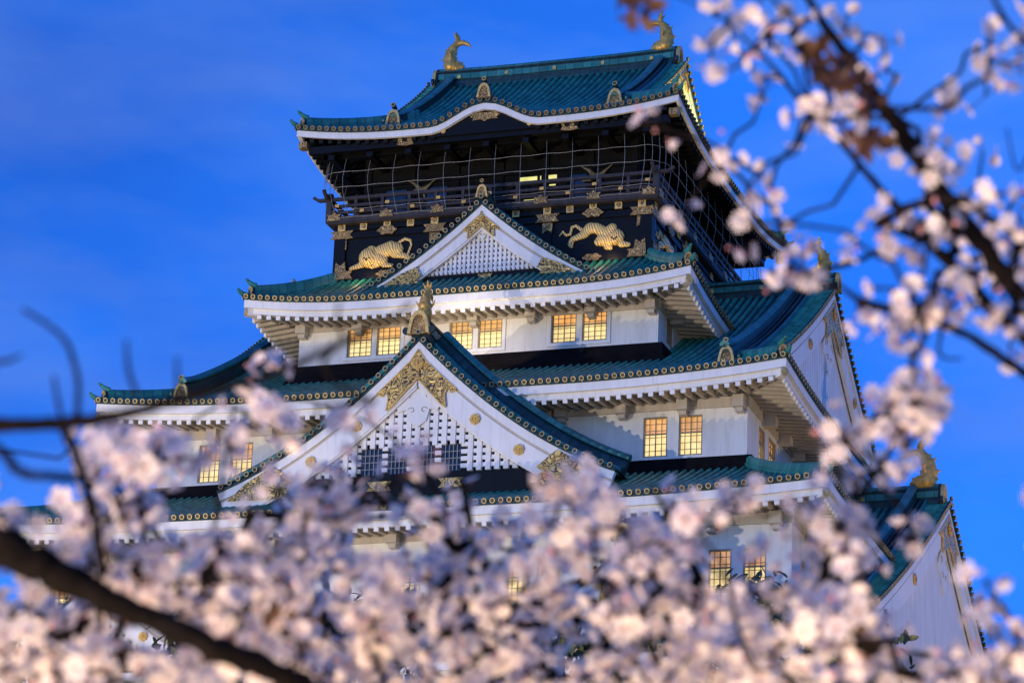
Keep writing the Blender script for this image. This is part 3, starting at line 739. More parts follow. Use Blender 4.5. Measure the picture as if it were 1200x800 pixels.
def irimoya(name, ex, ey, z0, prof, lift, gx, rh, label, ovx, ovy, style, kara=None, desc_to=None, black=False, wins=None, fish_sc=1.0, sdrop=0.0, ridge_in=0.0, S1=3.5):
    """hip-and-gable roof, main ridge along x"""
    root = MB(); caps = MB(); gxi = gx - 1.0; rs = ex - (gx - 0.62)
    def fade(s): return max(0, 1 - s / S1) ** 1.5
    def FF(sg):
        def F(x, s):
            q = min(1, abs(x) / max(0.5, ex - min(s, S1)))
            z = z0 + prof(s) + lift * liftg(q) * fade(s)
            if kara and abs(x) < kara[1]: z += kara[0] * 0.5 * (1 + math.cos(math.pi * x / kara[1])) * max(0, 1 - s / kara[2]) ** 1.1
            return (x, sg * (ey - s), z)
        return F
    def FS(sg):
        def F(y, s):
            q = min(1, abs(y) / max(0.5, ey - min(s, S1)))
            return (sg * (ex - s), y, z0 + prof(s) + lift * liftg(q) * fade(s) - sdrop * (1 - liftg(q, 0.1, 1.7)) * fade(s))
        return F
    board = MB(); raft = MB(); soff = MB()
    for sg in (-1, 1):
        tile_side(root, caps, FF(sg), ex, lambda x: ey if abs(x) <= gxi else ex - abs(x), seg=0.9)
        tile_side(root, caps, FS(sg), ey, lambda y: min(rs, ey - abs(y)))
        kw = dict(two=not black, h1=0.30 if black else 0.36)
        eave_trim(FF(sg), ex, (0, sg, 0), ovy, board, raft, soff, **kw)
        eave_trim(FS(sg), ey, (sg, 0, 0), ovx, board, raft, soff, **kw)
    ro = part(root, 'roof', ['tile', 'pan'], None, 40, label)
    part(caps, 'end_tiles', ['ringdark' if black else 'ring', 'ridge'], ro); part(board, 'eave_boards', ['board', 'ridge'], ro)
    part(raft, 'rafters', ['black', 'black'] if black else ['board', 'rafter'], ro); part(soff, 'soffit', 'black' if black else 'soffit', ro)
    zr = z0 + prof(ey)
    gr_ = gx - ridge_in; main_ridge(ro, (-gr_ - 0.05, 0, zr - 0.15), (gr_ + 0.05, 0, zr - 0.15), rh, 0.55)
    hipx = gx - 0.1; S_ = ex - hipx
    for sx in (-1, 1):
        f = FF(-1); om = MB()
        gable_kit(ro, (lambda a, b, z, sx=sx: (sx * (gx - b), a * -sx, z)), lambda a: f(gx - 0.05, max(0.0, ey - abs(a)))[2] + 0.05, ey - (ex - gx) - 0.1,
                  z0 + prof(rs) - 0.05, style, desc_to=desc_to, wins=wins)
        big = MB(); oni(big, (sx * (gr_ + 0.06), 0, zr + 0.05), (sx, 0, 0), rh * 1.25, False); part(big, 'ridge_ornament', ONI_M, ro)
        fish(ro, (sx * (gr_ - 0.55), 0, zr - 0.15 + rh * 1.02 + 0.08), (-sx, 0, 0), fish_sc)
        for sy in (-1, 1):
            h = MB(); om = MB(); pth = []
            for i in range(11):
                s = S_ * i / 10 * 1.6; p = FS(sx)(sy * (ey - s), s); pth.append((p[0], p[1], p[2] + 0.06))
            corner_ridge(h, om, pth); part(h, 'hip_ridge', 'ridgetop', ro, 40); part(om, 'ridge_ornament', ONI_M, ro)
            if not black: ch = MB(); corner_rafter(ch, pth[0], (sx, sy), min(ovx, ovy)); part(ch, 'corner_rafter', ['board', 'goldpale'], ro)
    return ro, FF

def front_gable(ro, xc, yf, depth, zr, h, amax, c, zbase, style, wins=None, rh=0.7, fish_sc=None, oni_sc=1.0):
    def rake(a): q = abs(a) / amax; return zr - h * (q * (1 + c) - c * q * q)
    T = lambda a, b, z: (xc + a, yf + b, z)
    gable_kit(ro, T, rake, amax, zbase, style, wins=wins)
    tl = MB(); b0 = 1.7
    for sg in (-1, 1):
        n = int((depth - b0) / SP); J = 12
        vs = []; uv = []
        for i in range(J + 1):
            a = amax * i / J; vs += [T(sg * a, b0 - 0.5, rake(a) - 0.01), T(sg * a, depth, rake(a) - 0.01)]; uv += [(0.3, a), (0.6, a)]
        tl.add(vs, [(2 * i, 2 * i + 1, 2 * i + 3, 2 * i + 2) for i in range(J)], 1, uv)
        for k in range(n):
            b = b0 + (k + 0.5) * SP; secs = []
            for i in range(J + 1):
                a = amax * i / J; p = Vector(T(sg * a, b, rake(a))); secs.append([p + Vector((0, 0.115 * math.cos(t), 0.125 * math.sin(t))) for t in (0, 0.7, 1.5708, 2.44, math.pi)])
            tl.loft(secs, closed=False, caps=False, uvx=k + 0.7)
    part(tl, 'gable_tiles', ['tile', 'pan'], ro, 40)
    main_ridge(ro, (xc, yf + 0.1, zr - 0.1), (xc, yf + depth, zr - 0.1), rh, 0.5, False)
    om = MB(); oni(om, (xc, yf + 0.02, zr + 0.22), (0, -1, 0), oni_sc, fish_sc is None); part(om, 'ridge_ornament', ONI_M, ro)
    if fish_sc: fish(ro, (xc, yf + 0.55, zr + rh), (0, 1, 0), fish_sc)

# ---- walls
def wall_tier(wx, wy, z0, z1, fo=(), so=(), mat='plaster', th=0.22, name='wall', label=None):
    mb = MB()
    def panel(P, u0, u1, ops, d):
        us = sorted({u0, u1, *[o[0] for o in ops], *[o[1] for o in ops]}); zs = sorted({z0, z1, *[o[2] for o in ops], *[o[3] for o in ops]})
        for i in range(len(us) - 1):
            for j in range(len(zs) - 1):
                cu, cz = (us[i] + us[i + 1]) / 2, (zs[j] + zs[j + 1]) / 2
                if any(o[0] < cu < o[1] and o[2] < cz < o[3] for o in ops): continue
                mb.add([P(us[i], 0, zs[j]), P(us[i + 1], 0, zs[j]), P(us[i + 1], 0, zs[j + 1]), P(us[i], 0, zs[j + 1])], [(0, 1, 2, 3)])
        for a, b, c, e in ops:
            for (p, q) in (((a, c), (b, c)), ((b, c), (b, e)), ((b, e), (a, e)), ((a, e), (a, c))):
                mb.add([P(p[0], 0, p[1]), P(q[0], 0, q[1]), P(q[0], th, q[1]), P(p[0], th, p[1])], [(0, 1, 2, 3)])
            mb.add([P(a, th, c), P(b, th, c), P(b, th, e), P(a, th, e)], [(0, 1, 2, 3)])
    panel(lambda u, d, z: (u, -wy + d, z), -wx, wx, fo, 1); panel(lambda u, d, z: (u, wy - d, z), -wx, wx, (), 1)
    panel(lambda u, d, z: (wx - d, u, z), -wy, wy, so, 1); panel(lambda u, d, z: (-wx + d, u, z), -wy, wy, so, 1)
    mb.add([(-wx, -wy, z1), (wx, -wy, z1), (wx, wy, z1), (-wx, wy, z1)], [(0, 1, 2, 3)])
    w = part(mb, name, mat, None, False, label)
    return w
def window(P, o, lit=True, rows=6, cols=4, split=0.42):
    """P(u, d, z): u along the wall, d into it"""
    a, b, c, e = o; bars = MB()
    def bx(u0, u1, d0, d1, za, zb, mb, mi=0): mb.hexa([P(u0, d0, za), P(u1, d0, za), P(u1, d1, za), P(u0, d1, za), P(u0, d0, zb), P(u1, d0, zb), P(u1, d1, zb), P(u0, d1, zb)], mi)
    zs = e - (e - c) * split
    for i in range(1, cols):
        u = a + (b - a) * i / cols; wv = 0.026 if i * 2 != cols else 0.045; bx(u - wv / 2, u + wv / 2, 0.05, 0.10, c + 0.06, e - 0.06, bars)
    for j in range(1, rows):
        z = c + (e - c) * j / rows; bx(a + 0.06, b - 0.06, 0.105, 0.14, z - 0.011, z + 0.011, bars)
    bx(a + 0.06, b - 0.06, 0.06, 0.15, zs - 0.026, zs + 0.026, bars)
    for q in ((a + 0.003, a + 0.06, c + 0.003, e - 0.003), (b - 0.06, b - 0.003, c + 0.003, e - 0.003)): bx(q[0], q[1], 0.04, 0.16, q[2], q[3], bars)
    for q in ((c + 0.003, c + 0.06), (e - 0.06, e - 0.003)): bx(a + 0.061, b - 0.061, 0.04, 0.16, q[0], q[1], bars)
    w = part(bars, 'window', 'frame')
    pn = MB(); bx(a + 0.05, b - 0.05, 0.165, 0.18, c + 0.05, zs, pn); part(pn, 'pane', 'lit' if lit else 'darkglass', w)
    bl = MB(); bx(a + 0.05, b - 0.05, 0.15, 0.162, zs + 0.002, e - 0.05, bl); part(bl, 'upper_pane', 'upper_pane' if lit else 'darkglass', w)  # upper band of the window: when lit, the glow's falloff is painted here
    return w
def surround(P, a, b, c, e, t=0.2, pr=0.07, parent=None):
    mb = MB()
    for q in ((a - t, a, c - t, e + t), (b, b + t, c - t, e + t), (a + 0.002, b - 0.002, c - t, c - 0.002), (a + 0.002, b - 0.002, e + 0.002, e + t)):
        mb.hexa([P(q[0], -pr, q[2]), P(q[1], -pr, q[2]), P(q[1], 0.05, q[2]), P(q[0], 0.05, q[2]), P(q[0], -pr, q[3]), P(q[1], -pr, q[3]), P(q[1], 0.05, q[3]), P(q[0], 0.05, q[3])])
    return mb
def brackets(ro, wx, wy, zt, ps, pss):
    for x in ps:
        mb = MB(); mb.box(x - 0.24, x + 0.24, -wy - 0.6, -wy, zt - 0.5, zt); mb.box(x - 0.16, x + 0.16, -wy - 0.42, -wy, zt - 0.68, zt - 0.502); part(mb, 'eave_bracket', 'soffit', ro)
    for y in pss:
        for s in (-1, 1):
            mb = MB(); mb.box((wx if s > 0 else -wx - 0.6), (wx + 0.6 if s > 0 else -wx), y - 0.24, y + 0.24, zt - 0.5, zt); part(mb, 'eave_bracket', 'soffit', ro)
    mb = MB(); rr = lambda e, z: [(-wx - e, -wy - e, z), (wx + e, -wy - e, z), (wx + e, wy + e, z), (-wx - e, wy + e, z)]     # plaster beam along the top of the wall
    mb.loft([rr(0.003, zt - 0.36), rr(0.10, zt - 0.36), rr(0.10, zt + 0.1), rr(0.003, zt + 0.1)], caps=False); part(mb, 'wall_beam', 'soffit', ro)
def flashing(ro, wx, wy, z0, z1, o=0.32):
    mb = MB()
    def rect(e, z): return [(-wx - e, -wy - e, z), (wx + e, -wy - e, z), (wx + e, wy + e, z), (-wx - e, wy + e, z)]
    mb.loft([rect(o + 0.25, z0), rect(o, z0 + (z1 - z0) * 0.45), rect(o * 0.85, z1 - 0.06), rect(0.01, z1)], caps=False)
    part(mb, 'shaded_base_flashing', 'flash', ro)  # dark strip: flashing that also stands in for shade above the roof

PF = lambda wy: (lambda u, d, z: (u, -wy + d, z))
PR = lambda wx: (lambda u, d, z: (wx - d, u, z))

# style of each gable: board widths, openwork size, lattice (v-spacing, v-width, h-spacing, h-width)
ST_BIG = dict(w1=0.34, w2=0.98, orn=1.22, foot=1.25, crests=(0.369, 0.584), cr=0.24, lat=(0.40, 0.22, 0.31, 0.18), pend=1.75, footpoly=[(6.35, 2.65), (5.45, 1.95), (5.8, 1.75), (5.55, 1.6), (5.75, 1.2), (8.35, 1.2), (7.6, 1.9)], vstep=0.42, dh=0.92)
ST_SMALL = dict(w1=0.30, w2=0.50, orn=0.66, foot=0.85, crests=(), cr=0.15, lat=(0.215, 0.12, 0.235, 0.10), pend=0.55, dh=0.38, footpoly=[(3.0, 13.9), (2.75, 13.45), (3.0, 13.3), (2.9, 13.12), (4.6, 13.12), (3.8, 13.6)])
ST_SIDE = dict(w1=0.34, w2=0.85, orn=1.35, foot=1.2, crests=(0.36, 0.62), cr=0.26, lat=(0.34, 0.29, 1.4, 0.20), pend=1.9, dh=0.85)
ST_TOP = dict(w1=0.14, w2=0.22, orn=0.55, foot=0.8, vb=0.6, crests=(), cr=0.16, lat=(0.30, 0.26, 1.2, 0.15), pend=0.8)
ST_Y = dict(w1=0.30, w2=0.70, orn=0.85, foot=0.95, crests=(0.5,), cr=0.2, lat=(0.32, 0.19, 0.34, 0.17), pend=0.9)

# ---- lowest visible tier: hip-and-gable roof with two dormer gables in front
wall_tier(18.4, 21.6, -13.2, -7.2, label='white plaster wall of the lowest storey')
roY, _ = irimoya('roof', 21.1, 23.9, -7.6, lambda s: 0.38 * s + 0.00505 * s * s, 0.5, 19.42, 0.95, 'lowest teal roof with gable and fish finial at its end', 2.3, 2.3, ST_SIDE, desc_to=20.6, fish_sc=1.15, ridge_in=0.42)
for sx in (-1, 1): front_gable(roY, sx * 11.1, -23.0, 5.0, -3.2, 3.7, 5.2, 0.35, -6.6, ST_Y, rh=0.5, oni_sc=0.85)

# ---- tier A: skirt roof with the big front gable
aw = [(13.30, 14.25), (14.72, 15.66), (4.86, 5.82), (6.14, 7.08)]
aw = [(a, b, -4.12, -2.35) for a, b in aw] + [(-b, -a, -4.12, -2.35) for a, b in aw] + [(-1.25, -0.3, -4.12, -2.35), (0.2, 1.15, -4.12, -2.35)]
asd = [(-16.95, -16.1, -4.1, -2.4), (-15.6, -14.75, -4.1, -2.4)]
wallA = wall_tier(16.69, 18.53, -6.2, -0.6, aw, asd)
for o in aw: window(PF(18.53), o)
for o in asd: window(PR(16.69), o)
flashing(roY, 16.69, 18.53, -5.9, -4.75)
roA = build_hip_roof('roof', 18.64, 20.48, 13.47, 13.4, -0.45, 3.0, 0.40, 'broad teal skirt roof carrying the big white gable', 1.95, 1.95)
brackets(roA, 16.69, 18.53, -1.05, [i * 2.69 for i in range(-6, 7)], [i * 2.69 for i in range(-6, 7)])
flashing(roA, 13.47, 13.4, 2.2, 3.06)
front_gable(roA, 0.0, -17.05, 6.5, 8.02, 6.314, 8.9, 0.482, 2.08, ST_BIG, wins=([(-2.50, -1.55), (-1.30, -0.42), (-0.06, 0.82), (1.10, 1.98)], 3.28), rh=1.10, fish_sc=0.85, oni_sc=1.25)
bm_ = MB(); bm_.box(-8.2, 8.2, -16.62, -16.2, 0.9, 2.05); pbk = part(bm_, 'gable_beam', 'black', roA)
def dovetail(w, h): return [(-w, -h), (-w * .72, 0), (-w, h), (w, h), (w * .72, 0), (w, -h)]
for x in (-5.6, -1.6, 1.6, 5.6): gp = MB(); gp.prism(dovetail(0.55, 0.2), (x, -16.69, 1.6), (1, 0, 0), (0, 0, 1), (0, 0.06, 0), 0); part(gp, 'beam_plate', ['filigree'], pbk)

# ---- tier B: hip-and-gable roof, gables to the sides
bwn = [(8.95, 10.0), (10.5, 11.53)]
bwn = [(a, b, 3.2, 4.96) for a, b in bwn] + [(-b, -a, 3.2, 4.96) for a, b in bwn]
bsd = [(-11.42, -10.36, 3.35, 4.96), (-9.74, -8.45, 3.35, 4.96)]
wall_tier(13.47, 13.4, 1.8, 6.1, bwn, bsd)
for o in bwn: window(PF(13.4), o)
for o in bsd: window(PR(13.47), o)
roB, FB = irimoya('roof', 15.72, 15.65, 6.10, lambda s: 0.40 * s + 0.01066 * s * s, 0.50, 14.1, 0.85, 'middle teal roof with white side gable and fish finial', 2.25, 2.25, ST_SIDE, desc_to=13.45, fish_sc=0.95, wins=([(-8.2, -7.2), (-6.3, -5.3), (-4.4, -3.4)], 8.3))
brackets(roB, 13.47, 13.4, 5.55, [i * 2.69 for i in range(-4, 5)] + [-13.2, 13.2], [i * 2.69 for i in range(-4, 5)])

# ---- tier C: skirt roof with the small front gable
cw = [(-6.12, -4.95), (-4.72, -3.57), (-1.22, -0.12), (0.13, 1.26), (3.58, 4.73), (5.0, 6.14)]
cw = [(a, b, 9.76, 11.15) for a, b in cw]
csd = [(-8.7, -7.7, 9.9, 11.1)]
wallC = wall_tier(8.5, 10.04, 8.3, 11.75, cw, csd)
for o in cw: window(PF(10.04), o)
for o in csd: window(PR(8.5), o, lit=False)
for i in range(0, 6, 2):
    part(surround(PF(10.04), cw[i][0] - 0.02, cw[i + 1][1] + 0.02, 9.74, 11.17, 0.16, 0.06), 'window_surround', 'board', wallC)
flashing(roB, 8.5, 10.04, 8.35, 9.44)
roC = build_hip_roof('roof', 10.55, 12.09, 7.54, 8.5, 11.82, 2.2, 0.50, 'upper teal skirt roof below the black storey', 2.05, 2.05, 0.32)
brackets(roC, 8.5, 10.04, 11.40, [-8.25, -5.5, -2.72, 0, 2.72, 5.5, 8.25], [-8, -5.4, -2.7, 0, 2.7, 5.4, 8])
front_gable(roC, 0.0, -9.98, 2.2, 16.88, 3.9, 5.5, 0.28, 13.55, ST_SMALL, rh=0.45, oni_sc=0.72)
b2 = MB(); b2.box(-4.6, 4.6, -9.62, -9.3, 13.0, 13.5); b2p = part(b2, 'gable_beam', 'black', roC)
for x in (-3.9, 0.2, 4.0): gp = MB(); gp.prism(dovetail(0.35, 0.14), (x, -9.69, 13.28), (1, 0, 0), (0, 0, 1), (0, 0.06, 0), 0); part(gp, 'beam_plate', ['filigree'], b2p)

# ---- the black storey with tigers
bd = MB(); BX, BY = 7.54, 8.5
bd.box(-BX, BX, -BY, BY, 13.2, 16.72)
def band(mb, z0, z1, o):
    for s in (-1, 1):
        mb.box(-BX - o, BX + o, (BY + 0.002 if s > 0 else -BY - o), (BY + o if s > 0 else -BY - 0.002), z0, z1)
        mb.box((BX + 0.002 if s > 0 else -BX - o), (BX + o if s > 0 else -BX - 0.002), -BY, BY, z0, z1)
band(bd, 16.46, 16.70, 0.16); band(bd, 16.10, 16.40, 0.10); band(bd, 14.02, 14.42, 0.10)
for sx in (-1, 1):
    for sy in (-1, 1): bd.box(sx * (BX - 0.15) - 0.28, sx * (BX - 0.15) + 0.28, sy * (BY - 0.15) - 0.28, sy * (BY - 0.15) + 0.28, 13.3, 16.6)
for x in (-2.72, 2.72): bd.box(x - 0.2, x + 0.2, -BY - 0.06, -BY + 0.05, 14.421, 16.099)
for y in (-4.5, 0, 4.5): bd.box(BX - 0.05, BX + 0.06, y - 0.2, y + 0.2, 14.421, 16.099)
body = part(bd, 'black_storey', 'black', None, False, 'black lacquered storey with gilded tigers and plates')
dk = MB()
dk.box(-BX - 0.42, BX + 0.42, -BY - 0.42, BY + 0.42, 16.74, 17.02)
dk.box(-BX - 0.48, BX + 0.48, -BY - 0.48, -BY - 0.423, 16.80, 17.08); dk.box(BX + 0.423, BX + 0.48, -BY - 0.42, BY + 0.42, 16.80, 17.08); dk.box(-BX - 0.48, -BX - 0.423, -BY - 0.42, BY + 0.42, 16.80, 17.08)
deck = part(dk, 'balcony_deck', 'rail')
rl = MB()
for z, r in ((17.30, 0.06), (17.62, 0.06), (17.98, 0.075)):
    ex_ = 0.55 if z > 17.9 else 0.0
    for s in (-1, 1):
        rl.beam((-BX - 0.36 - ex_, s * (BY + 0.36), z), (BX + 0.36 + ex_, s * (BY + 0.36), z), r * 2, r * 2)
        rl.beam((s * (BX + 0.36), -BY - 0.36 - ex_, z + 0.004), (s * (BX + 0.36), BY + 0.36 + ex_, z + 0.004), r * 2, r * 2)
        if ex_:
            for t in (-1, 1):
                rl.beam((t * (BX + 0.36 + ex_), s * (BY + 0.36), z), (t * (BX + 0.36 + ex_ + 0.28), s * (BY + 0.36), z + 0.18), r * 1.8, r * 1.8)
                rl.beam((s * (BX + 0.36), t * (BY + 0.36 + ex_), z), (s * (BX + 0.36), t * (BY + 0.36 + ex_ + 0.28), z + 0.18), r * 1.8, r * 1.8)
k = 12
for i in range(k + 1):
    x = -BX - 0.36 + (2 * BX + 0.72) * i / k
    for s in (-1, 1): rl.box(x - 0.07, x + 0.07, s * (BY + 0.36) - 0.07, s * (BY + 0.36) + 0.07, 17.03, 17.95)
for i in range(1, 14):
    y = -BY - 0.36 + (2 * BY + 0.72) * i / 14
    for s in (-1, 1): rl.box(s * (BX + 0.36) - 0.07, s * (BX + 0.36) + 0.07, y - 0.07, y + 0.07, 17.03, 17.95)
for sx in (-1, 1):
    for sy in (-1, 1): rl.box(sx * (BX + 0.36) - 0.13, sx * (BX + 0.36) + 0.13, sy * (BY + 0.36) - 0.13, sy * (BY + 0.36) + 0.13, 17.03, 18.25)
rail = part(rl, 'balcony_railing', 'rail', None)
for x in [-7.5, -5, -2.5, 0, 2.5, 5, 7.5]:
    rg = MB(); rg.box(x - 0.1, x + 0.1, -BY - 0.47, -BY - 0.445, 17.55, 17.69); part(rg, 'railing_fitting', 'bronze', rail)
    if x < 7: rg = MB(); rg.box(x + 1.15, x + 1.35, -BY - 0.47, -BY - 0.445, 17.23, 17.37); part(rg, 'railing_fitting', 'bronze', rail)
# gilded plates
def plates(P, hw, name):
    """P(u, d, z) with d out of the wall"""
    o = Vector(P(0, 0, 0)); u = Vector(P(1, 0, 0)) - o; d = Vector(P(0, 1, 0)) - o; v = Vector((0, 0, 1))
    cur = [None]
    def new():
        if cur[0] is not None: part(cur[0], 'gilded_plate', ['plate', 'goldpale'], body)
        cur[0] = MB()
    def pz(poly, x, z, dd, mi=0, th=0.05): cur[0].prism(poly, Vector(P(x, dd, z)), u, v, d * th, mi)
    def sq(x, z, w, dd): pz([(-w, -w), (w, -w), (w, w), (-w, w)], x, z, dd, 1); cur[0].disc(Vector(P(x, dd + 0.05, z)), d, w * 0.6, 0.03, 10, 0)
    for k in (-6.22, -3.9, -1.22, 1.22, 3.8, 6.1): new(); sq(k * hw, 16.60, 0.17, 0.165)
    for k in (-7.3, -2.72, 2.72, 7.2):
        new(); x = k * hw; sq(x, 16.62, 0.18, 0.165)
        pz(dovetail(0.56, 0.19), x, 16.27, 0.125); pz([(-0.24, 0.2), (-0.24, -0.3), (0, -0.14), (0.24, -0.3), (0.24, 0.2)], x, 15.84, 0.075)
    for k in (-5.05, 4.9):
        new(); x = k * hw; sq(x, 16.66, 0.17, 0.165)
        pz([(0.46 * math.cos(t) * (1 + 0.1 * math.cos(6 * t)), 0.20 * math.sin(t) * (1 + 0.15 * math.cos(6 * t))) for t in np.linspace(0, 2 * math.pi, 37)[:-1]], x, 16.33, 0.165); new()
        pz([(0.44 * math.cos(t) * (1 + 0.1 * math.cos(6 * t)), 0.17 * math.sin(t) * (1 + 0.15 * math.cos(6 * t))) for t in np.linspace(0, 2 * math.pi, 37)[:-1]], x, 14.22, 0.105)
    for k in (-7.28, 7.15):
        s = 1 if k < 0 else -1; x = k * hw; new()
        pz([(-0.28, -0.22), (-0.22, 0), (-0.28, 0.16), (-0.22, 0.62), (0, 0.45), (0.22, 0.62), (0.28, 0.16), (0.62 if s > 0 else 0.28, 0.16), (0.5 if s > 0 else 0.28, 0.0), (0.62 if s > 0 else 0.28, -0.22)] if s > 0 else
           [(0.28, -0.22), (-0.62, -0.22), (-0.5, 0.0), (-0.62, 0.16), (-0.28, 0.16), (-0.22, 0.62), (0, 0.45), (0.22, 0.62), (0.28, 0.16)], x, 14.30, 0.145)
    for k in (-7.6, -5, -2.5, 0, 2.5, 5, 7.6):
        new(); x = k * hw; pz([(-0.34, -0.16), (-0.26, 0), (-0.34, 0.14), (-0.15, 0.12), (0, 0.24), (0.15, 0.12), (0.34, 0.14), (0.26, 0), (0.34, -0.16)], x, 17.04, 0.487)
    new()
plates(lambda u, d, z: (u, -BY - d, z), 1.0, 'gilded_plates')
plates(lambda u, d, z: (BX + d, u, z), BY / BX, 'gilded_plates')
# tiger reliefs
TL = [[(-5.94, 15.08, 0.494)], [(-5.82, 15.42, 0.264)], [(-5.35, 15.35, 0.329), (-4.87, 15.45, 0.389), (-4.52, 15.4, 0.303)], [(-5.48, 15.01, 0.362), (-5.22, 14.89, 0.264)], [(-6.24, 14.79, 0.198), (-6.41, 14.72, 0.148), (-6.79, 14.62, 0.109)], [(-5.18, 14.67, 0.138), (-4.79, 14.62, 0.105)], [(-4.65, 15.19, 0.231), (-4.33, 15.09, 0.171), (-4.08, 15.0, 0.132), (-3.93, 14.92, 0.112)], [(-4.46, 15.73, 0.082), (-4.19, 15.88, 0.082), (-3.93, 15.79, 0.082), (-3.86, 15.58, 0.072), (-3.95, 15.31, 0.066), (-4.01, 15.1, 0.082)], [(-5.77, 14.65, 0.138), (-5.46, 14.73, 0.165)]]
TR = [[(3.31, 15.41, 0.051), (3.46, 15.6, 0.058), (3.61, 15.4, 0.065), (3.81, 15.44, 0.072), (3.88, 15.78, 0.08), (4.08, 15.82, 0.08), (4.29, 15.65, 0.101)], [(4.5, 15.46, 0.217), (4.75, 15.65, 0.283), (5.05, 15.64, 0.254), (5.35, 15.43, 0.29)], [(4.5, 15.39, 0.21), (4.17, 15.26, 0.163), (3.93, 15.19, 0.138), (3.83, 14.97, 0.138), (3.87, 14.84, 0.101)], [(5.79, 15.55, 0.261), (5.5, 15.32, 0.29)], [(5.99, 15.12, 0.399)], [(5.66, 15.03, 0.344)], [(5.36, 15.05, 0.326), (5.14, 14.96, 0.199)], [(6.25, 14.77, 0.174), (6.58, 14.72, 0.12)], [(5.56, 14.7, 0.163), (5.74, 14.63, 0.116)]]
def tiger(defs, P, face, label):
    o = Vector(P(0, 0, 0)); d = Vector(P(0, 1, 0)) - o; mb = MB(); ax = 1 if abs(d.y) > 0.5 else 0
    sq = (1, 0.55, 1) if ax == 1 else (0.55, 1, 1)
    def q(x, z, r, dd=0.0): p = P(x, 0.04 + dd, z); return (p[0], p[1], p[2], r)
    for c in defs:
        if len(c) == 1: p = q(*c[0]); mb.sphere(p[:3], p[3], 16, 12, sq)
        else: chain(mb, [q(*t) for t in c], sq)
    fx, fz, fr = face                          # the face: muzzle, brows, cheeks, ears
    for dx, dz, r, out in ((0.0, -0.28, 0.34, 0.42), (-0.36, 0.14, 0.16, 0.48), (0.36, 0.14, 0.16, 0.48), (-0.28, -0.36, 0.2, 0.42), (0.28, -0.36, 0.2, 0.42), (-0.8, 0.62, 0.2, 0.1), (0.8, 0.62, 0.2, 0.1)):
        p = q(fx + dx * fr, fz + dz * fr, r * fr, out * fr); mb.sphere(p[:3], p[3], 10, 8, sq)
    ob = part(mb, 'tiger_relief', 'tiger', body, False, label); voxel(ob, 0.026, 3)
    ey = MB()
    for s in (-1, 1): p = P(fx + s * 0.30 * fr, 0.04 + 0.60 * fr, fz + 0.02 * fr); ey.sphere(p, 0.11 * fr, 8, 6, sq)
    p = P(fx, 0.04 + 0.74 * fr, fz - 0.20 * fr); ey.sphere(p, 0.12 * fr, 8, 6, sq)
    part(ey, 'tiger_face', 'black', ob)
tiger(TL, lambda u, d, z: (u, -BY - d, z), (-5.95, 14.98, 0.42), 'gilded tiger relief crouching with lowered head and curled tail')
tiger(TR, lambda u, d, z: (u, -BY - d, z), (5.95, 15.02, 0.38), 'gilded tiger relief prowling with wavy tail')
tiger(TR, lambda u, d, z: (BX + d, u - 11.0, z), (5.95, 15.02, 0.38), 'gilded tiger relief on the shaded flank')

# ---- observation floor under the top roof
ib = MB(); IX, IY = 6.55, 7.55
ib.box(-IX, IX, -IY, IY, 17.0, 20.9)
for i in range(7):
    x = -IX + 2 * IX * i / 6; ib.box(x - 0.17, x + 0.17, -IY - 0.1, -IY + 0.02, 17.03, 20.4)
for i in range(8):
    y = -IY + 2 * IY * i / 7; ib.box(IX - 0.02, IX + 0.1, y - 0.17, y + 0.17, 17.03, 20.4)
ib.box(-IX, IX, -IY - 0.13, -IY - 0.003, 18.95, 19.2); ib.box(IX + 0.003, IX + 0.13, -IY, IY, 18.95, 19.2); ib.box(-IX, IX, -IY - 0.13, -IY - 0.003, 19.9, 20.2); ib.box(IX + 0.003, IX + 0.13, -IY, IY, 19.9, 20.2)
inner = part(ib, 'observation_floor', 'inner', None, False, 'dark timber observation floor behind the railing')
for x0, x1, z0_, z1_ in ((0.95, 1.80, 18.50, 18.80), (1.95, 2.75, 18.50, 18.80), (1.2, 1.7, 17.55, 17.68), (2.4, 2.7, 18.28, 18.34)):
    yw = MB(); yw.box(x0, x1, -IY - 0.05, -IY - 0.03, z0_, z1_); part(yw, 'lit_opening', 'litroom', inner)
for x0, x1 in ((-5.6, -4.6), (-3.6, -2.6), (3.4, 4.2)): gd = MB(); gd.box(x0, x1, -IY - 0.05, -IY - 0.03, 17.2, 18.7); part(gd, 'glass_door', 'darkglass', inner)
def crane(x, z, s):
    mb = MB(); y = -IY - 0.16; q = lambda a, b, r: (x + a * s, y, z + b * abs(s), r * abs(s))
    chain(mb, [q(-0.5, -0.1, 0.05), q(-0.1, 0.0, 0.16), q(0.3, 0.12, 0.10), q(0.55, 0.35, 0.05), q(0.75, 0.5, 0.04)], (1, .5, 1)); chain(mb, [q(0.0, 0.05, 0.14), q(-0.25, 0.35, 0.08), q(-0.6, 0.55, 0.03)], (1, .5, 1)); chain(mb, [q(0.15, 0.05, 0.10), q(0.25, -0.35, 0.06), q(0.1, -0.65, 0.03)], (1, .5, 1))
    o = part(mb, 'crane_relief', 'ringdark', inner); voxel(o, 0.025, 2)
crane(-3.9, 18.55, 1.0); crane(4.6, 18.45, 1.1)

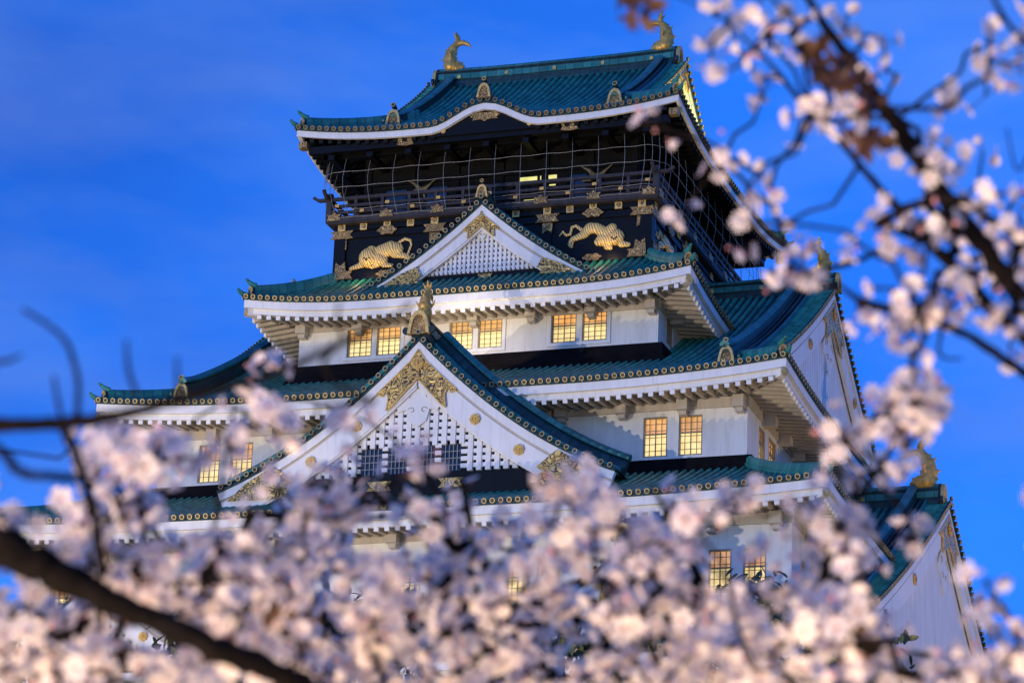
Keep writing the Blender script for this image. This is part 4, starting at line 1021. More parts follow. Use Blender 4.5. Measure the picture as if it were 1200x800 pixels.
# ---- top roof
roD, FD = irimoya('roof', 9.3, 10.25, 20.72, lambda s: 0.42 * s + 0.0207 * s * s, 0.50, 6.65, 0.95, 'topmost teal hip-and-gable roof with undulating eave and two gilded fish', 2.6, 2.6, ST_TOP, kara=(0.98, 2.75, 4.2), desc_to=7.55, black=True, fish_sc=1.02, sdrop=0.45, ridge_in=0.5)
km = MB(); km.tube([(0, -10.25 + s, 20.72 + 0.42 * s + 0.0207 * s * s + 0.98 * max(0, 1 - s / 4.2) ** 1.1 + 0.22) for s in np.linspace(0.05, 4.0, 9)], 0.2, 8, True, 0, 1.2)
part(km, 'eave_gable_ridge', 'ridgetop', roD, True)
om = MB(); oni(om, (0, -10.27, 21.86), (0, -1, 0), 0.85); part(om, 'ridge_ornament', ONI_M, roD)
# beams and gilding under the top eave
ub = MB()
for s in (-1, 1):
    ub.box(-8.2, 8.2, s * 9.1 - 0.15, s * 9.1 + 0.15, 19.85, 20.15); ub.box(s * 8.15 - 0.15, s * 8.15 + 0.15, -9.25, 9.25, 19.852, 20.148)
ub.box(-8.7, 8.7, -9.85, -9.6, 19.95, 20.3)
for i in range(9):
    x = -7.6 + 15.2 * i / 8; ub.box(x - 0.15, x + 0.15, -9.75, -IY, 19.62, 19.85)
eb = part(ub, 'eave_beams', 'black', roD)
# arched panel under the undulating eave
ap = MB(); xs = np.linspace(-2.75, 2.75, 23)
ap.prism([(-2.75, 20.2)] + [(x, 20.72 + 0.98 * 0.5 * (1 + math.cos(math.pi * x / 2.75)) - 0.42) for x in xs] + [(2.75, 20.2)], (0, -9.98, 0), (1, 0, 0), (0, 0, 1), (0, 0.15, 0))
part(ap, 'eave_panel', 'black', roD)
EP = ['plate', 'goldpale']
for x in (-3.9, 4.05): eg = MB(); eg.prism([(-0.42, -0.14), (-0.34, 0), (-0.42, 0.16), (0.42, 0.16), (0.34, 0), (0.42, -0.14), (0.1, -0.2), (-0.1, -0.2)], (x, -9.93, 20.14), (1, 0, 0), (0, 0, 1), (0, 0.06, 0), 0); part(eg, 'eave_plate', EP, eb)
eg = MB(); eg.prism([(-0.72, 0.0), (-0.55, -0.06), (-0.62, -0.16), (-0.2, -0.14), (0, -0.26), (0.2, -0.14), (0.62, -0.16), (0.55, -0.06), (0.72, 0.0), (0.6, 0.18), (-0.6, 0.18)], (0, -10.04, 20.98), (1, 0, 0), (0, 0, 1), (0, 0.05, 0), 0); part(eg, 'eave_plate', EP, eb)
for x in (-2.0, 2.15): eg = MB(); eg.disc((x, -10.0, 20.42), (0, -1, 0), 0.12, 0.06, 8, 1); part(eg, 'eave_stud', EP, eb)
for sx in (-1, 1):
    for sy in (-1, 1): eg = MB(); eg.box(sx * 8.95 - 0.2, sx * 8.95 + 0.2, sy * 9.85 - 0.2, sy * 9.85 + 0.2, 20.22, 20.52, 0); part(eg, 'corner_plate', EP, eb)
# safety net round the balcony
wr = MB()
NP = [(0.24, 20.2), (0.34, 19.5), (0.40, 18.85), (0.37, 18.2), (0.24, 17.5), (0.07, 16.95)]
def netp(t, o):
    """t runs round the building; corners rounded"""
    hx, hy, r = BX + 0.42 + o, BY + 0.42 + o, 0.9
    segs = [((-hx + r, -hy), (hx - r, -hy)), ((hx, -hy + r), (hx, hy - r)), ((hx - r, hy), (-hx + r, hy)), ((-hx, hy - r), (-hx, -hy + r))]
    cs = [(hx - r, -hy + r, -math.pi / 2), (hx - r, hy - r, 0), (-hx + r, hy - r, math.pi / 2), (-hx + r, -hy + r, math.pi)]
    i = int(t) % 4; f = t - int(t)
    if f < 0.88: q = f / 0.88; a, b = segs[i]; return (a[0] + (b[0] - a[0]) * q, a[1] + (b[1] - a[1]) * q)
    q = (f - 0.88) / 0.12; c = cs[i]; a = c[2] + q * math.pi / 2; return (c[0] + r * math.cos(a), c[1] + r * math.sin(a))
ts = []
for i in range(4):
    n = 12 if i % 2 == 0 else 13
    ts += [i + 0.88 * (k + 0.25) / n for k in range(n)] + [i + 0.88 + 0.12 * k / 4 for k in range(4)]
for t in ts: wr.tube([(*netp(t, o), z + 0.012 * math.sin(9 * t + 3 * z)) for o, z in NP], 0.0115, 5, False)
for o, z in ((0.26, 20.1), (0.38, 19.15), (0.385, 18.4), (0.20, 17.35), (0.08, 17.0)):
    wr.tube([(*netp(i * 4 / 200, o), z + 0.02 * math.sin(i * 1.3)) for i in range(201)], 0.0115, 5, False)
part(wr, 'safety_net', 'wire', None, False, 'bulging wire safety net round the balcony')
# warm lamp at the top gable
for tx_, tz_ in ((-5.9, 14.15), (5.7, 14.25)): lamp('tiger_lamp', 'POINT', (tx_, -9.35, Z0 + tz_), (0, 0, 0), 24, (1.0, 0.66, 0.30), shadow_soft_size=0.08)
lamp('tiger_lamp', 'POINT', (8.3, -5.3, Z0 + 14.45), (0, 0, 0), 20, (1.0, 0.66, 0.30), shadow_soft_size=0.08)
for gy_ in (-2.6, 2.6): lamp('gable_lamp', 'POINT', (7.5, gy_, Z0 + 22.6), (0, 0, 0), 620, (1.0, 0.90, 0.22), shadow_soft_size=0.1)
lamp('roof_lamp', 'SPOT', (0.6, -13.6, Z0 + 8.95), (0.4, -9.9, Z0 + 12.6), 420, (1.0, 0.80, 0.55), spot_size=R_(112), spot_blend=0.12, shadow_soft_size=0.05)

# ------------------------------------------------------------------ dark trees at the foot of the rampart
def evergreen(x, y, h, label):
    base = Vector((x, y, 0)); root = empty('evergreen_tree', base); tag(root, label, 'tree', 'dark trees below the castle')
    tm = MB(); tm.tube([(0, 0, -0.1), (0.15, 0, h * 0.3), (-0.1, 0.1, h * 0.6), (0.05, 0, h * 0.93)], [0.55, 0.42, 0.26, 0.05], 8)
    blobs = []
    for k in range(26):
        t = 0.30 + 0.68 * (k + random.random()) / 26; a = random.uniform(0, 6.28); rr = (1 - t) ** 0.6 * h * 0.22 * random.uniform(0.5, 1.15)
        p = Vector((math.cos(a) * rr, math.sin(a) * rr, h * t)); blobs.append((p, h * 0.055 * random.uniform(0.8, 1.5)))
        tm.tube([(0, 0, h * t * 0.93), tuple(p * 0.5 + Vector((0, 0, h * t * 0.48))), tuple(p)], [0.10, 0.07, 0.03], 5)
    blobs.append((Vector((0, 0, h * 0.97)), h * 0.035))
    tm.build('trunk', M['bark'], root, True)
    P = []; Nn = []; S = []
    for p, r in blobs:
        n = int(170 * (r / 1.6) ** 2) + 60
        d = rng.normal(size=(n, 3)); d /= np.linalg.norm(d, axis=1, keepdims=True); q = rng.uniform(0.45, 1.05, size=(n, 1)) ** 0.6
        P.append(np.array(p)[None] + d * q * r * np.array([[1.25, 1.25, 0.75]])); Nn.append(d + rng.normal(size=(n, 3)) * 0.7); S.append(rng.uniform(0.22, 0.42, n))
    scatter('crown', ['leafdark'], root, [(LEAF, np.concatenate(P).astype(np.float32), np.concatenate(Nn).astype(np.float32), np.concatenate(S).astype(np.float32))])
    return root
EVERGREENS = [(24.3, -54.5, 22.9, 'dark tree whose top shows below the right lit windows'), (18.7, -55, 22.4, 'dark tree behind the blossom under the middle windows'), (27.2, -54, 21.6, 'dark tree low beside the right gable end'),
              (13.3, -56, 22.5, 'dark tree behind the blossom left of the middle'), (8.3, -55, 22.4, 'dark tree beside the lower left gable'), (3.6, -54, 22.0, 'dark tree at the left behind the thick cherry limb')]

# ------------------------------------------------------------------ cherry trees in front of the photographer
def at(x, y, d): return CAM + (FWD + RGT * ((x - 600) / FPX) + UPV * ((400 - y) / FPX)) * d
FH = Vector((FWD.x, FWD.y, 0)).normalized(); RH = Vector((FH.y, -FH.x, 0))
def gnd(f, r): p = CAM + FH * f + RH * r; return Vector((p.x, p.y, 0))
def smooth_path(pts, n=6):
    """Catmull-Rom through (Vector, radius) points"""
    P = [Vector(p[0]) for p in pts]; R = [p[1] for p in pts]; out = []
    for i in range(len(P) - 1):
        a, b, c, d = P[max(i - 1, 0)], P[i], P[i + 1], P[min(i + 2, len(P) - 1)]
        for k in range(n):
            t = k / n; out.append((0.5 * ((2 * b) + (c - a) * t + (2 * a - 5 * b + 4 * c - d) * t * t + (3 * b - a - 3 * c + d) * t ** 3), R[i] + (R[i + 1] - R[i]) * t))
    out.append((P[-1], R[-1])); return out
# flower templates -------------------------------------------------
def flower_template(notch, cup, open_):
    V = []; Fc = []; Mi = []
    for k in range(5):
        a = 2 * math.pi * k / 5; ca, sa = math.cos(a), math.sin(a); o = len(V)
        for r, w in ((0.10, 0.05), (0.42, 0.27), (0.76, 0.40), (1.0, 0.20)):
            for t in (-1, 0, 1):
                rr = r - (notch if r == 1.0 and t == 0 else 0); x, y = rr * open_, w * t
                z = cup * r ** 1.6 + (0.10 * abs(t) if r > 0.3 else 0) - (0.12 if r == 1.0 else 0)
                V.append((x * ca - y * sa, x * sa + y * ca, z))
        for i in range(3):
            for j in range(2): Fc.append((o + i * 3 + j, o + i * 3 + j + 1, o + (i + 1) * 3 + j + 1, o + (i + 1) * 3 + j)); Mi.append(0)
    o = len(V)
    for k in range(6): a = 2 * math.pi * k / 6; V.append((0.17 * math.cos(a), 0.17 * math.sin(a), 0.10))
    V.append((0, 0, 0.02)); V.append((0, 0, -0.30))
    for k in range(6): Fc.append((o + k, o + (k + 1) % 6, o + 6, o + 6)); Mi.append(1); Fc.append((o + (k + 1) % 6, o + k, o + 7, o + 7)); Mi.append(1)
    return np.array(V, np.float32), np.array(Fc, np.int32), np.array(Mi, np.int32)
TEMPL = [flower_template(0.14, 0.25, 1.0), flower_template(0.10, 0.55, 0.82), flower_template(0.16, 0.10, 1.05), flower_template(0.08, 0.85, 0.60)]
def leaf_template():
    V = []; Fc = []
    for i, (x, w) in enumerate(((0, 0.03), (0.3, 0.24), (0.6, 0.27), (0.85, 0.14), (1.0, 0.01))):
        for t in (-1, 0, 1): V.append((x, w * t, 0.10 * abs(t) - 0.15 * x * x))
    for i in range(4):
        for j in range(2): Fc.append((i * 3 + j, i * 3 + j + 1, (i + 1) * 3 + j + 1, (i + 1) * 3 + j))
    return np.array(V, np.float32), np.array(Fc, np.int32), np.zeros(len(Fc), np.int32)
LEAF = leaf_template()
def bud_template():
    V = [(0, 0, 0)]; n = 6
    for z, r in ((0.15, 0.16), (0.5, 0.26), (0.85, 0.18)):
        for k in range(n): V.append((r * math.cos(2 * math.pi * k / n), r * math.sin(2 * math.pi * k / n), z))
    V.append((0, 0, 1.0)); Fc = []
    for k in range(n): Fc.append((0, 1 + (k + 1) % n, 1 + k, 1 + k)); Fc.append((1 + 2 * n + k, 1 + 2 * n + (k + 1) % n, 1 + 3 * n, 1 + 3 * n))
    for i in range(2):
        for k in range(n): Fc.append((1 + i * n + k, 1 + i * n + (k + 1) % n, 1 + (i + 1) * n + (k + 1) % n, 1 + (i + 1) * n + k))
    return np.array(V, np.float32), np.array(Fc, np.int32), np.zeros(len(Fc), np.int32)
BUD = bud_template()
def rots(nrm):
    """rotation matrices taking +z to each normal, with a random spin"""
    n = nrm / np.linalg.norm(nrm, axis=1, keepdims=True); r = rng.normal(size=n.shape); u = np.cross(n, r); u /= np.linalg.norm(u, axis=1, keepdims=True); w = np.cross(n, u)
    return np.stack([u, w, n], axis=2)
def scatter(name, mats, parent, items):
    """items: list of (template, positions, normals, sizes); one mesh, degenerate quads become triangles"""
    VV = []; LO = []; LS = []; MI = []; off = 0
    for (V, Fc, Mi), pos, nrm, size in items:
        if not len(pos): continue
        Rm = rots(nrm); P = np.einsum('nij,vj->nvi', Rm, V) * size[:, None, None] + pos[:, None, :]
        nv = len(V); VV.append(P.reshape(-1, 3)); tri = Fc[:, 2] == Fc[:, 3]
        for f, sel in ((Fc[~tri], Mi[~tri]), (Fc[tri][:, :3], Mi[tri])):
            if not len(f): continue
            q = (f[None] + (np.arange(len(pos)) * nv)[:, None, None] + off).reshape(-1, f.shape[1])
            LO.append(q.ravel()); LS.append(np.full(len(q), f.shape[1])); MI.append(np.tile(sel, len(pos)))
        off += nv * len(pos)
    VV = np.concatenate(VV).astype(np.float32); LO = np.concatenate(LO).astype(np.int32); LS = np.concatenate(LS); MI = np.concatenate(MI).astype(np.int32)
    me = bpy.data.meshes.new(name); me.vertices.add(len(VV)); me.vertices.foreach_set('co', VV.ravel()); me.loops.add(len(LO)); me.loops.foreach_set('vertex_index', LO)
    me.polygons.add(len(LS)); st = np.concatenate([[0], np.cumsum(LS)[:-1]]).astype(np.int32); me.polygons.foreach_set('loop_start', st)
    for m in mats: me.materials.append(M[m])
    me.polygons.foreach_set('material_index', MI); me.update(calc_edges=True); me.validate(); me.shade_smooth()
    o = bpy.data.objects.new(name, me); COL.objects.link(o); o.parent = parent
    return o

def cherry_tree(base, limbs, clusters, label, leafy=0.10, few=(), sprays=()):
    """limbs: lists of (point, radius), the first one the trunk; clusters: flower cluster centres"""
    root = empty('cherry_tree', base); tag(root, label, 'cherry tree', 'cherry trees in blossom around the camera')
    inv = -Vector(base)
    tm = MB(); nodes = []; nrad = []
    for L in limbs:
        path = smooth_path(L)
        pts = []; rr = []
        for i, (p, r) in enumerate(path):
            j = r * 0.18; pts.append(p + inv + Vector((random.uniform(-j, j), random.uniform(-j, j), random.uniform(-j, j)))); rr.append(r * random.uniform(0.9, 1.12))
        tm.tube(pts, rr, 9)
        nodes += pts; nrad += rr
    tr = tm.build('trunk', M['bark'], root, True)
    C0 = np.array([tuple(Vector(c) + inv) for c in clusters]); NP_ = np.array([tuple(p) for p in nodes])
    # twigs: every cluster hangs on the nearest branch or earlier cluster
    todo = list(range(len(C0))); tree = [tuple(p) for p in NP_]; nL = len(tree)
    bd_ = np.full(len(C0), 1e9); bi = np.zeros(len(C0), int)
    D = np.linalg.norm(C0[:, None] - NP_[None], axis=2); bi = D.argmin(1); bd_ = D.min(1); parent = {}; done = np.zeros(len(C0), bool)
    for _ in range(len(C0)):
        k = int(np.where(done, 1e9, bd_).argmin()); done[k] = True; parent[k] = int(bi[k]); idx = nL + k
        dd = np.linalg.norm(C0 - C0[k], axis=1) * 1.12; upd = (~done) & (dd < bd_); bd_[upd] = dd[upd]; bi[upd] = idx
    cnt = np.ones(len(C0)); order = sorted(range(len(C0)), key=lambda k: 0)
    def depth(k):
        n = 0
        while parent[k] >= nL: k = parent[k] - nL; n += 1
        return n
    for k in sorted(range(len(C0)), key=depth, reverse=True):
        if parent[k] >= nL: cnt[parent[k] - nL] += cnt[k]
    tw = MB()
    for k in range(len(C0)):
        a = Vector(tree[parent[k]]) if parent[k] < nL else Vector(C0[parent[k] - nL]); b = Vector(C0[k]); L = (b - a).length
        if L < 1e-4: continue
        r0 = min(0.0105, 0.0019 + 0.0011 * math.sqrt(cnt[k])); r1 = max(0.0016, r0 * 0.75)
        m1 = a.lerp(b, 0.35) + Vector(rng.normal(size=3)) * L * 0.10; m2 = a.lerp(b, 0.7) + Vector(rng.normal(size=3)) * L * 0.07 + Vector((0, 0, 0.03 * L))
        tw.tube([a, m1, m2, b], [r0, r0 * 0.92, (r0 + r1) / 2, r1], 6)
    tw.build('twigs', M['bark'], root, True)['kind'] = 'stuff'
    FP = {i: ([], [], []) for i in range(4)}; LP = ([], [], []); BP = ([], [], [])
    ped = MB()
    for ci, c in enumerate(C0):
        n = int(rng.integers(2, 5)) if ci in few else int(rng.integers(5, 10))
        for _ in range(n):
            d = rng.normal(size=3); d[2] -= 0.1; d /= np.linalg.norm(d); p = c + d * rng.uniform(0.014, 0.040)
            t = int(rng.choice(4, p=[0.42, 0.26, 0.22, 0.10])); nn = d + rng.normal(size=3) * 0.45
            FP[t][0].append(p); FP[t][1].append(nn); FP[t][2].append(rng.uniform(0.0125, 0.0165) if ci in few else rng.uniform(0.0150, 0.0205))
            if rng.random() < 0.5: ped.tube([Vector(c), Vector(p)], [0.0009, 0.0012], 4, False)
        if rng.random() < leafy:
            for _ in range(int(rng.integers(1, 4))): d = rng.normal(size=3); LP[0].append(c); LP[1].append(d); LP[2].append(rng.uniform(0.018, 0.034))
        if rng.random() < 0.30:
            for _ in range(int(rng.integers(1, 3))): d = rng.normal(size=3); d /= np.linalg.norm(d); BP[0].append(c + d * 0.028); BP[1].append(d); BP[2].append(rng.uniform(0.010, 0.015))
    for c in sprays:
        for _ in range(3): LP[0].append(np.array(Vector(c) + inv) + rng.normal(size=3) * 0.008); LP[1].append(rng.normal(size=3)); LP[2].append(rng.uniform(0.028, 0.045))
    A = lambda q: tuple(np.array(x, np.float32) for x in q)
    scatter('blossoms', ['petal', 'heart'], root, [(TEMPL[i], *A(FP[i])) for i in range(4)])
    if LP[0]: scatter('young_leaves', ['youngleaf'], root, [(LEAF, *A(LP))])
    if BP[0]: scatter('buds', ['bud'], root, [(BUD, *A(BP))])['kind'] = 'stuff'
    ped.build('flower_stalks', M['youngleaf'], root)['kind'] = 'stuff'
    return root

GRID = [  # how thick the blossom is over the view: rows y = 450..810 step 40, columns x = 37..1162 step 75
    [0, 0, 0, 0, 5, 5, 0, 0, 0, 0, 0, 0, 0, 0, 2, 0],
    [0, 1, 1, 1, 4, 2, 2, 0, 0, 0, 0, 0, 0, 1, 2, 0],
    [0, 5, 6, 3, 2, 2, 3, 1, 0, 0, 1, 0, 0, 3, 2, 0],
    [1, 3, 3, 2, 4, 4, 4, 4, 4, 6, 2, 1, 2, 3, 2, 2],
    [5, 4, 5, 6, 7, 8, 8, 8, 8, 9, 5, 0, 3, 4, 2, 2],
    [3, 7, 8, 8, 9, 9, 9, 9, 9, 9, 8, 1, 4, 5, 1, 1],
    [2, 5, 8, 8, 9, 8, 9, 9, 9, 9, 9, 5, 6, 5, 2, 2],
    [8, 5, 5, 8, 9, 9, 9, 9, 8, 8, 8, 8, 7, 6, 4, 4],
    [9, 8, 7, 5, 9, 9, 9, 8, 8, 9, 9, 9, 8, 7, 5, 5],
    [9, 9, 9, 8, 9, 9, 9, 9, 9, 9, 9, 9, 8, 8, 7, 7]]
CL = {'l': [], 'c': [], 'r': []}; FEW = set()
for cx_, cy_ in ((748, 640), (770, 655), (790, 672), (760, 680), (785, 700), (805, 700), (745, 705), (770, 715), (800, 725), (735, 665), (812, 712), (757, 630)):
    for _ in range(2): CL['c'].append(at(cx_ + rng.normal() * 9, cy_ + rng.normal() * 9, rng.uniform(4.4, 6.0)))
LIMB = [(-60, 626), (20, 650), (90, 682), (170, 722), (250, 757), (330, 790), (430, 840)]
def near_limb(x, y):
    for (x0, y0), (x1, y1) in zip(LIMB, LIMB[1:]):
        t = max(0, min(1, ((x - x0) * (x1 - x0) + (y - y0) * (y1 - y0)) / ((x1 - x0) ** 2 + (y1 - y0) ** 2)))
        if math.hypot(x - x0 - t * (x1 - x0), y - y0 - t * (y1 - y0)) < 26: return True
    return False
CLUMP = rng.uniform(0.0, 1.0, size=(24, 12))                      # blossom grows in clumps with gaps between
for j, row in enumerate(GRID):
    for i, d in enumerate(row):
        m = (5.6 + 1.2 * max(0, min(1, (j - 4) / 3))) * (d / 9) ** 1.4; n = int(m * 1.5 + rng.random())
        for _ in range(n):
            x = 37 + 75 * i + rng.uniform(-38, 38); y = 450 + 40 * j + rng.uniform(-20, 20)
            if rng.random() > 0.18 + 1.0 * CLUMP[int((x + 40) // 55) % 24, int((y - 400) // 42) % 12]: continue
            w = 'l' if x < 300 + rng.normal() * 40 else ('c' if x < 840 + rng.normal() * 30 else 'r')
            dep = rng.uniform(3.8, 5.4) if w == 'l' else rng.uniform(4.3, 6.6) if w == 'c' else rng.uniform(4.0, 5.2)
            if near_limb(x, y) and dep < 4.3 and rng.random() < 0.35: dep += 0.9
            CL[w].append(at(x, y, dep))
for x, y in [(846, 11), (851, 24), (890, 2), (904, 50), (930, 42), (870, 67), (859, 79), (836, 71), (892, 107), (899, 104), (832, 40), (965, 135), (970, 110), (940, 145), (842, 172), (850, 192), (772, 142),
             (1010, 50), (1040, 85), (955, 137), (1060, 170), (1072, 178), (1095, 187), (1112, 175), (1150, 180), (1115, 130), (1107, 100), (1152, 115), (1162, 42), (1145, 55), (1160, 72), (1195, 67), (1198, 85), (987, 145),
             (907, 270), (1025, 262), (1037, 270), (1007, 287), (1042, 299), (927, 305), (950, 317), (940, 325), (972, 295), (997, 312), (1041, 335), (1057, 330), (1064, 372), (1090, 367), (1037, 375), (1007, 360), (1077, 395), (1070, 392),
             (1145, 357), (1170, 365), (1185, 327), (1150, 305), (1117, 320), (1185, 410), (1070, 275), (1120, 285), (1160, 270), (1190, 290), (1140, 240), (1180, 225), (1100, 225), (1085, 210), (1050, 140), (1030, 60), (985, 30), (925, 15),
             (880, 215), (905, 220), (907, 237), (870, 252), (880, 270), (875, 297), (907, 315), (805, 252), (1045, 477), (1070, 440), (1055, 457), (1085, 470), (1065, 490), (1000, 517), (977, 525), (1010, 500), (1057, 537), (1195, 250), (1165, 330), (1130, 345), (1100, 260), (1060, 245)]:
    FEW.add(len(CL['r'])); CL['r'].append(at(x + rng.uniform(-4, 4), y + rng.uniform(-4, 4), rng.uniform(4.2, 5.4)))
for cx_, cy_, n_ in ((1066, 455, 2), (1080, 474, 2), (1052, 484, 2), (1030, 505, 1), (985, 520, 2), (1062, 380, 2), (930, 315, 2)):
    for _ in range(n_): CL['r'].append(at(cx_ + rng.normal() * 12, cy_ + rng.normal() * 12, rng.uniform(4.3, 4.9)))
for x0, y0, x1, y1, n_ in ((950, 20, 1040, 130, 3), (1050, 160, 1200, 330, 11), (900, 80, 1070, 250, 2), (1080, 240, 1200, 360, 8), (1010, 352, 1110, 392, 3), (1150, 180, 1230, 300, 4)):
    for _ in range(n_):
        q = rng.uniform(); FEW.add(len(CL['r'])); CL['r'].append(at(x0 + (x1 - x0) * q + rng.normal() * 20, y0 + (y1 - y0) * q + rng.normal() * 20, rng.uniform(4.4, 5.4)))
def in_view(p):
    v = Vector(p) - CAM; w = v.dot(FWD); return 600 + FPX * v.dot(RGT) / w, 400 - FPX * v.dot(UPV) / w
keep = []; few2 = set()
for k, p in enumerate(CL['r']):
    x, y = in_view(p)
    if (938 < x < 990 and 255 < y < 330) or (1060 < x < 1122 and 530 < y < 600) or (760 < x < 812 and 85 < y < 128): continue
    if 1015 < x < 1150 and 560 < y < 725 and rng.random() < 0.6: continue
    if k in FEW: few2.add(len(keep))
    keep.append(p)
CL['r'] = keep; FEW = few2
for _ in range(110): CL['l'].append(at(rng.uniform(-420, -25), rng.uniform(520, 1050), rng.uniform(3.9, 5.6)))
for _ in range(120): CL['c'].append(at(rng.uniform(150, 1000), rng.uniform(830, 1000), rng.uniform(4.4, 6.6)))
for _ in range(130): CL['r'].append(at(rng.uniform(1225, 1650), rng.uniform(-60, 900), rng.uniform(4.2, 5.6)))
for _ in range(240): CL['r'].append(at(rng.uniform(1650, 2900), rng.uniform(480, 1000), rng.uniform(4.2, 5.8)))
for _ in range(170): CL['l'].append(at(rng.uniform(-1500, -420), rng.uniform(520, 1000), rng.uniform(4.0, 5.6)))
def LB(*pts): return [(at(x, y, d), r) for x, y, d, r in pts]
gl, gc, gr = gnd(4.7, -1.75), gnd(5.6, 0.05), gnd(4.9, 1.75)
TL_ = at(-330, 1000, 4.7); TC_ = at(600, 1130, 5.5); TR_ = at(1560, 900, 4.9)
left_limbs = [[(gl, 0.15), (gl + Vector((0.03, 0, 0.5)), 0.115), (gl + Vector((0, 0.04, 1.3)), 0.10), (TL_, 0.08), (at(-420, 780, 4.6), 0.06), (at(-500, 500, 4.6), 0.045), (at(-560, 200, 4.6), 0.02)],
    [(TL_, 0.07), (at(-200, 760, 4.6), 0.045)] + LB((-60, 626, 3.9, 0.027), (20, 650, 3.8, 0.024), (90, 682, 3.8, 0.019), (170, 722, 3.8, 0.015), (250, 757, 3.8, 0.016), (330, 790, 3.9, 0.015), (430, 840, 4.0, 0.012)),
    [(at(-420, 780, 4.6), 0.04)] + LB((-260, 560, 4.0, 0.022), (-120, 508, 3.7, 0.012), (0, 497, 3.6, 0.0085), (70, 496, 3.6, 0.0078), (140, 486, 3.6, 0.007), (210, 468, 3.6, 0.0062), (280, 450, 3.6, 0.005), (340, 430, 3.6, 0.0045), (400, 402, 3.6, 0.004), (450, 378, 3.6, 0.003), (485, 355, 3.6, 0.002)),
    [(TL_, 0.06)] + LB((-600, 840, 4.8, 0.04), (-950, 740, 4.9, 0.025), (-1300, 680, 4.9, 0.012), (-1500, 600, 4.9, 0.005)), LB((72, 496, 3.6, 0.0065), (88, 530, 3.6, 0.0062), (100, 565, 3.65, 0.006), (112, 610, 3.8, 0.006), (120, 690, 4.2, 0.007)),
    LB((-120, 470, 3.5, 0.007), (-10, 520, 3.4, 0.0058), (22, 552, 3.4, 0.0052), (60, 558, 3.4, 0.0048), (98, 560, 3.5, 0.0045)),
    LB((90, 494, 3.6, 0.0036), (91, 450, 3.6, 0.0036), (83, 412, 3.6, 0.0032), (66, 388, 3.6, 0.0028), (26, 362, 3.6, 0.0018)),
    LB((160, 462, 3.6, 0.003), (150, 430, 3.6, 0.0026), (148, 398, 3.6, 0.0018)), LB((74, 495, 3.6, 0.003), (68, 470, 3.6, 0.0026), (63, 440, 3.6, 0.0018)), LB((208, 468, 3.6, 0.0028), (208, 445, 3.6, 0.0024), (207, 418, 3.6, 0.0016)),
    LB((-30, 425, 3.4, 0.003), (5, 423, 3.4, 0.0025), (26, 416, 3.4, 0.0015)), LB((395, 405, 3.6, 0.003), (380, 425, 3.6, 0.003), (395, 450, 3.7, 0.003), (440, 470, 3.8, 0.002)), LB((404, 401, 3.6, 0.0025), (396, 375, 3.6, 0.002), (398, 352, 3.6, 0.0014))]
cen_limbs = [[(gc, 0.17), (gc + Vector((0, 0.02, 0.6)), 0.13), (gc + Vector((0.04, 0, 1.4)), 0.11), (TC_, 0.085)],
    [(TC_, 0.07)] + LB((480, 960, 5.3, 0.045), (400, 860, 5.2, 0.035), (330, 770, 5.1, 0.026), (300, 690, 5.0, 0.018), (290, 610, 4.9, 0.009), (330, 603, 4.9, 0.007), (400, 590, 4.9, 0.006), (455, 585, 4.9, 0.005), (502, 597, 4.9, 0.003)),
    [(TC_, 0.07)] + LB((650, 940, 5.6, 0.04), (640, 820, 5.7, 0.025), (600, 720, 5.7, 0.016), (560, 640, 5.6, 0.009), (540, 560, 5.5, 0.004)),
    [(TC_, 0.06)] + LB((720, 920, 5.3, 0.035), (790, 810, 5.2, 0.022), (830, 720, 5.1, 0.013), (800, 640, 5.1, 0.006), (765, 570, 5.0, 0.003))]
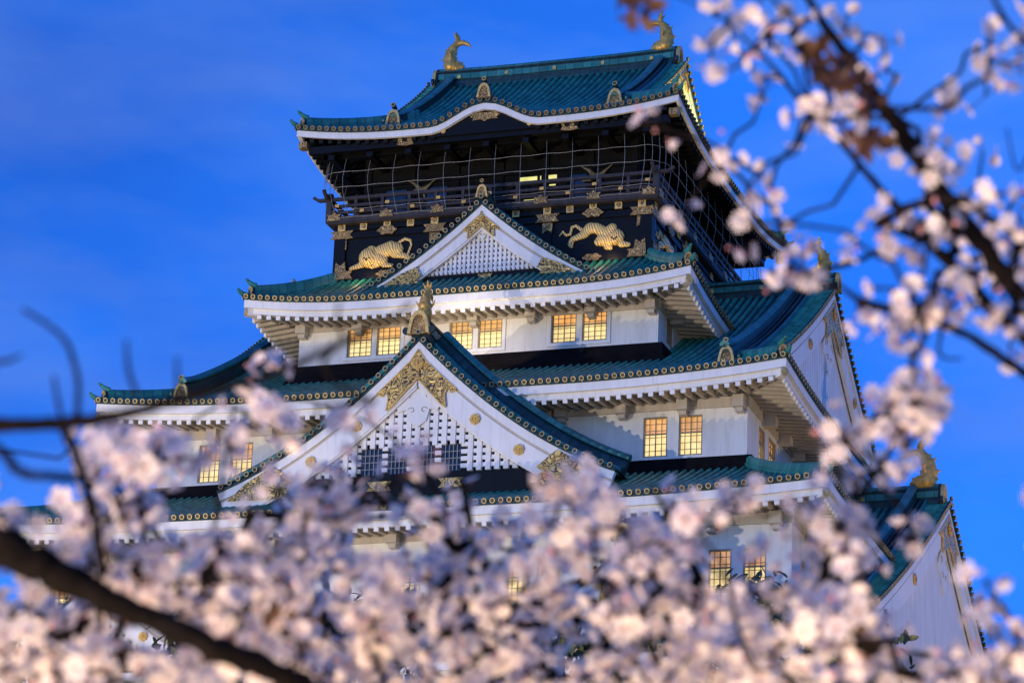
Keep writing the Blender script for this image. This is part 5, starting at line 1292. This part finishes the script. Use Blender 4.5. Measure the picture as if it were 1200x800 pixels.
rig_limbs = [[(gr, 0.16), (gr + Vector((0, 0.05, 0.6)), 0.12), (gr + Vector((-0.02, 0, 1.4)), 0.105), (TR_, 0.085), (at(1500, 640, 4.8), 0.06), (at(1420, 500, 4.8), 0.045), (at(1340, 440, 4.7), 0.028)],
    LB((1420, 500, 4.8, 0.03), (1290, 440, 4.7, 0.015), (1200, 355, 4.7, 0.0150), (1160, 300, 4.7, 0.0140), (1120, 250, 4.7, 0.0135), (1085, 200, 4.7, 0.0130), (1055, 152, 4.7, 0.0130), (1030, 118, 4.7, 0.0105), (1000, 75, 4.7, 0.009), (972, 38, 4.7, 0.008), (945, -5, 4.7, 0.005), (920, -60, 4.7, 0.003)),
    LB((1340, 440, 4.7, 0.02), (1260, 430, 4.9, 0.011), (1200, 396, 4.9, 0.012), (1130, 328, 4.9, 0.010), (1070, 262, 4.9, 0.0085), (1030, 220, 4.9, 0.0055), (985, 166, 4.9, 0.005), (940, 120, 4.9, 0.0042), (905, 78, 4.9, 0.0032), (872, 45, 4.9, 0.0022), (845, 20, 4.9, 0.0016), (790, -5, 4.9, 0.001)),
    LB((1340, 440, 4.7, 0.016), (1260, 462, 4.6, 0.009), (1200, 436, 4.6, 0.0072), (1150, 402, 4.6, 0.0062), (1105, 380, 4.6, 0.0055), (1060, 366, 4.6, 0.0065), (1015, 355, 4.6, 0.006), (985, 335, 4.6, 0.0025)),
    LB((1500, 640, 4.8, 0.03), (1330, 200, 4.4, 0.012), (1240, 90, 4.4, 0.006), (1200, 48, 4.4, 0.0042), (1180, 26, 4.4, 0.0036), (1162, -6, 4.4, 0.003)),
    [(TR_, 0.05)] + LB((1250, 980, 4.8, 0.03), (1050, 900, 4.7, 0.018), (955, 800, 4.6, 0.009), (960, 710, 4.6, 0.0078), (975, 640, 4.6, 0.0068), (1000, 590, 4.6, 0.0055), (1040, 535, 4.6, 0.0042), (1062, 480, 4.6, 0.003)),
    LB((1250, 980, 4.8, 0.02), (1230, 830, 4.8, 0.012), (1190, 778, 4.8, 0.008), (1130, 770, 4.8, 0.006), (1060, 765, 4.8, 0.004)),
    [(TR_, 0.06)] + LB((1800, 780, 5.0, 0.04), (2150, 700, 5.1, 0.025), (2550, 660, 5.1, 0.014), (2900, 560, 5.0, 0.005)), LB((1105, 382, 4.6, 0.003), (1100, 410, 4.6, 0.0026), (1110, 420, 4.6, 0.0022), (1128, 420, 4.6, 0.0015)), LB((1230, 120, 4.6, 0.003), (1195, 200, 4.6, 0.0022), (1180, 150, 4.6, 0.0014))]
LEAFY = [at(x + rng.normal() * 8, y + rng.normal() * 9, rng.uniform(4.3, 4.9)) for x, y, n in ((960, 70, 5), (985, 85, 5), (1000, 105, 6), (1020, 140, 6), (1022, 160, 5), (740, -6, 4), (752, 6, 3), (330, 720, 4), (250, 690, 3)) for _ in range(n)]
cherry_tree(gl, left_limbs, CL['l'], 'cherry tree with a thick dark limb and bare upright sprouts against the blue sky', 0.10)
cherry_tree(gc, cen_limbs, CL['c'], 'cherry tree whose dense pale blossom hides the foot of the castle', 0.12)
cherry_tree(gr, rig_limbs, CL['r'], 'cherry tree with overhanging branches beside the castle roofs on blue sky', 0.16, FEW, LEAFY)
for e in EVERGREENS: evergreen(*e)
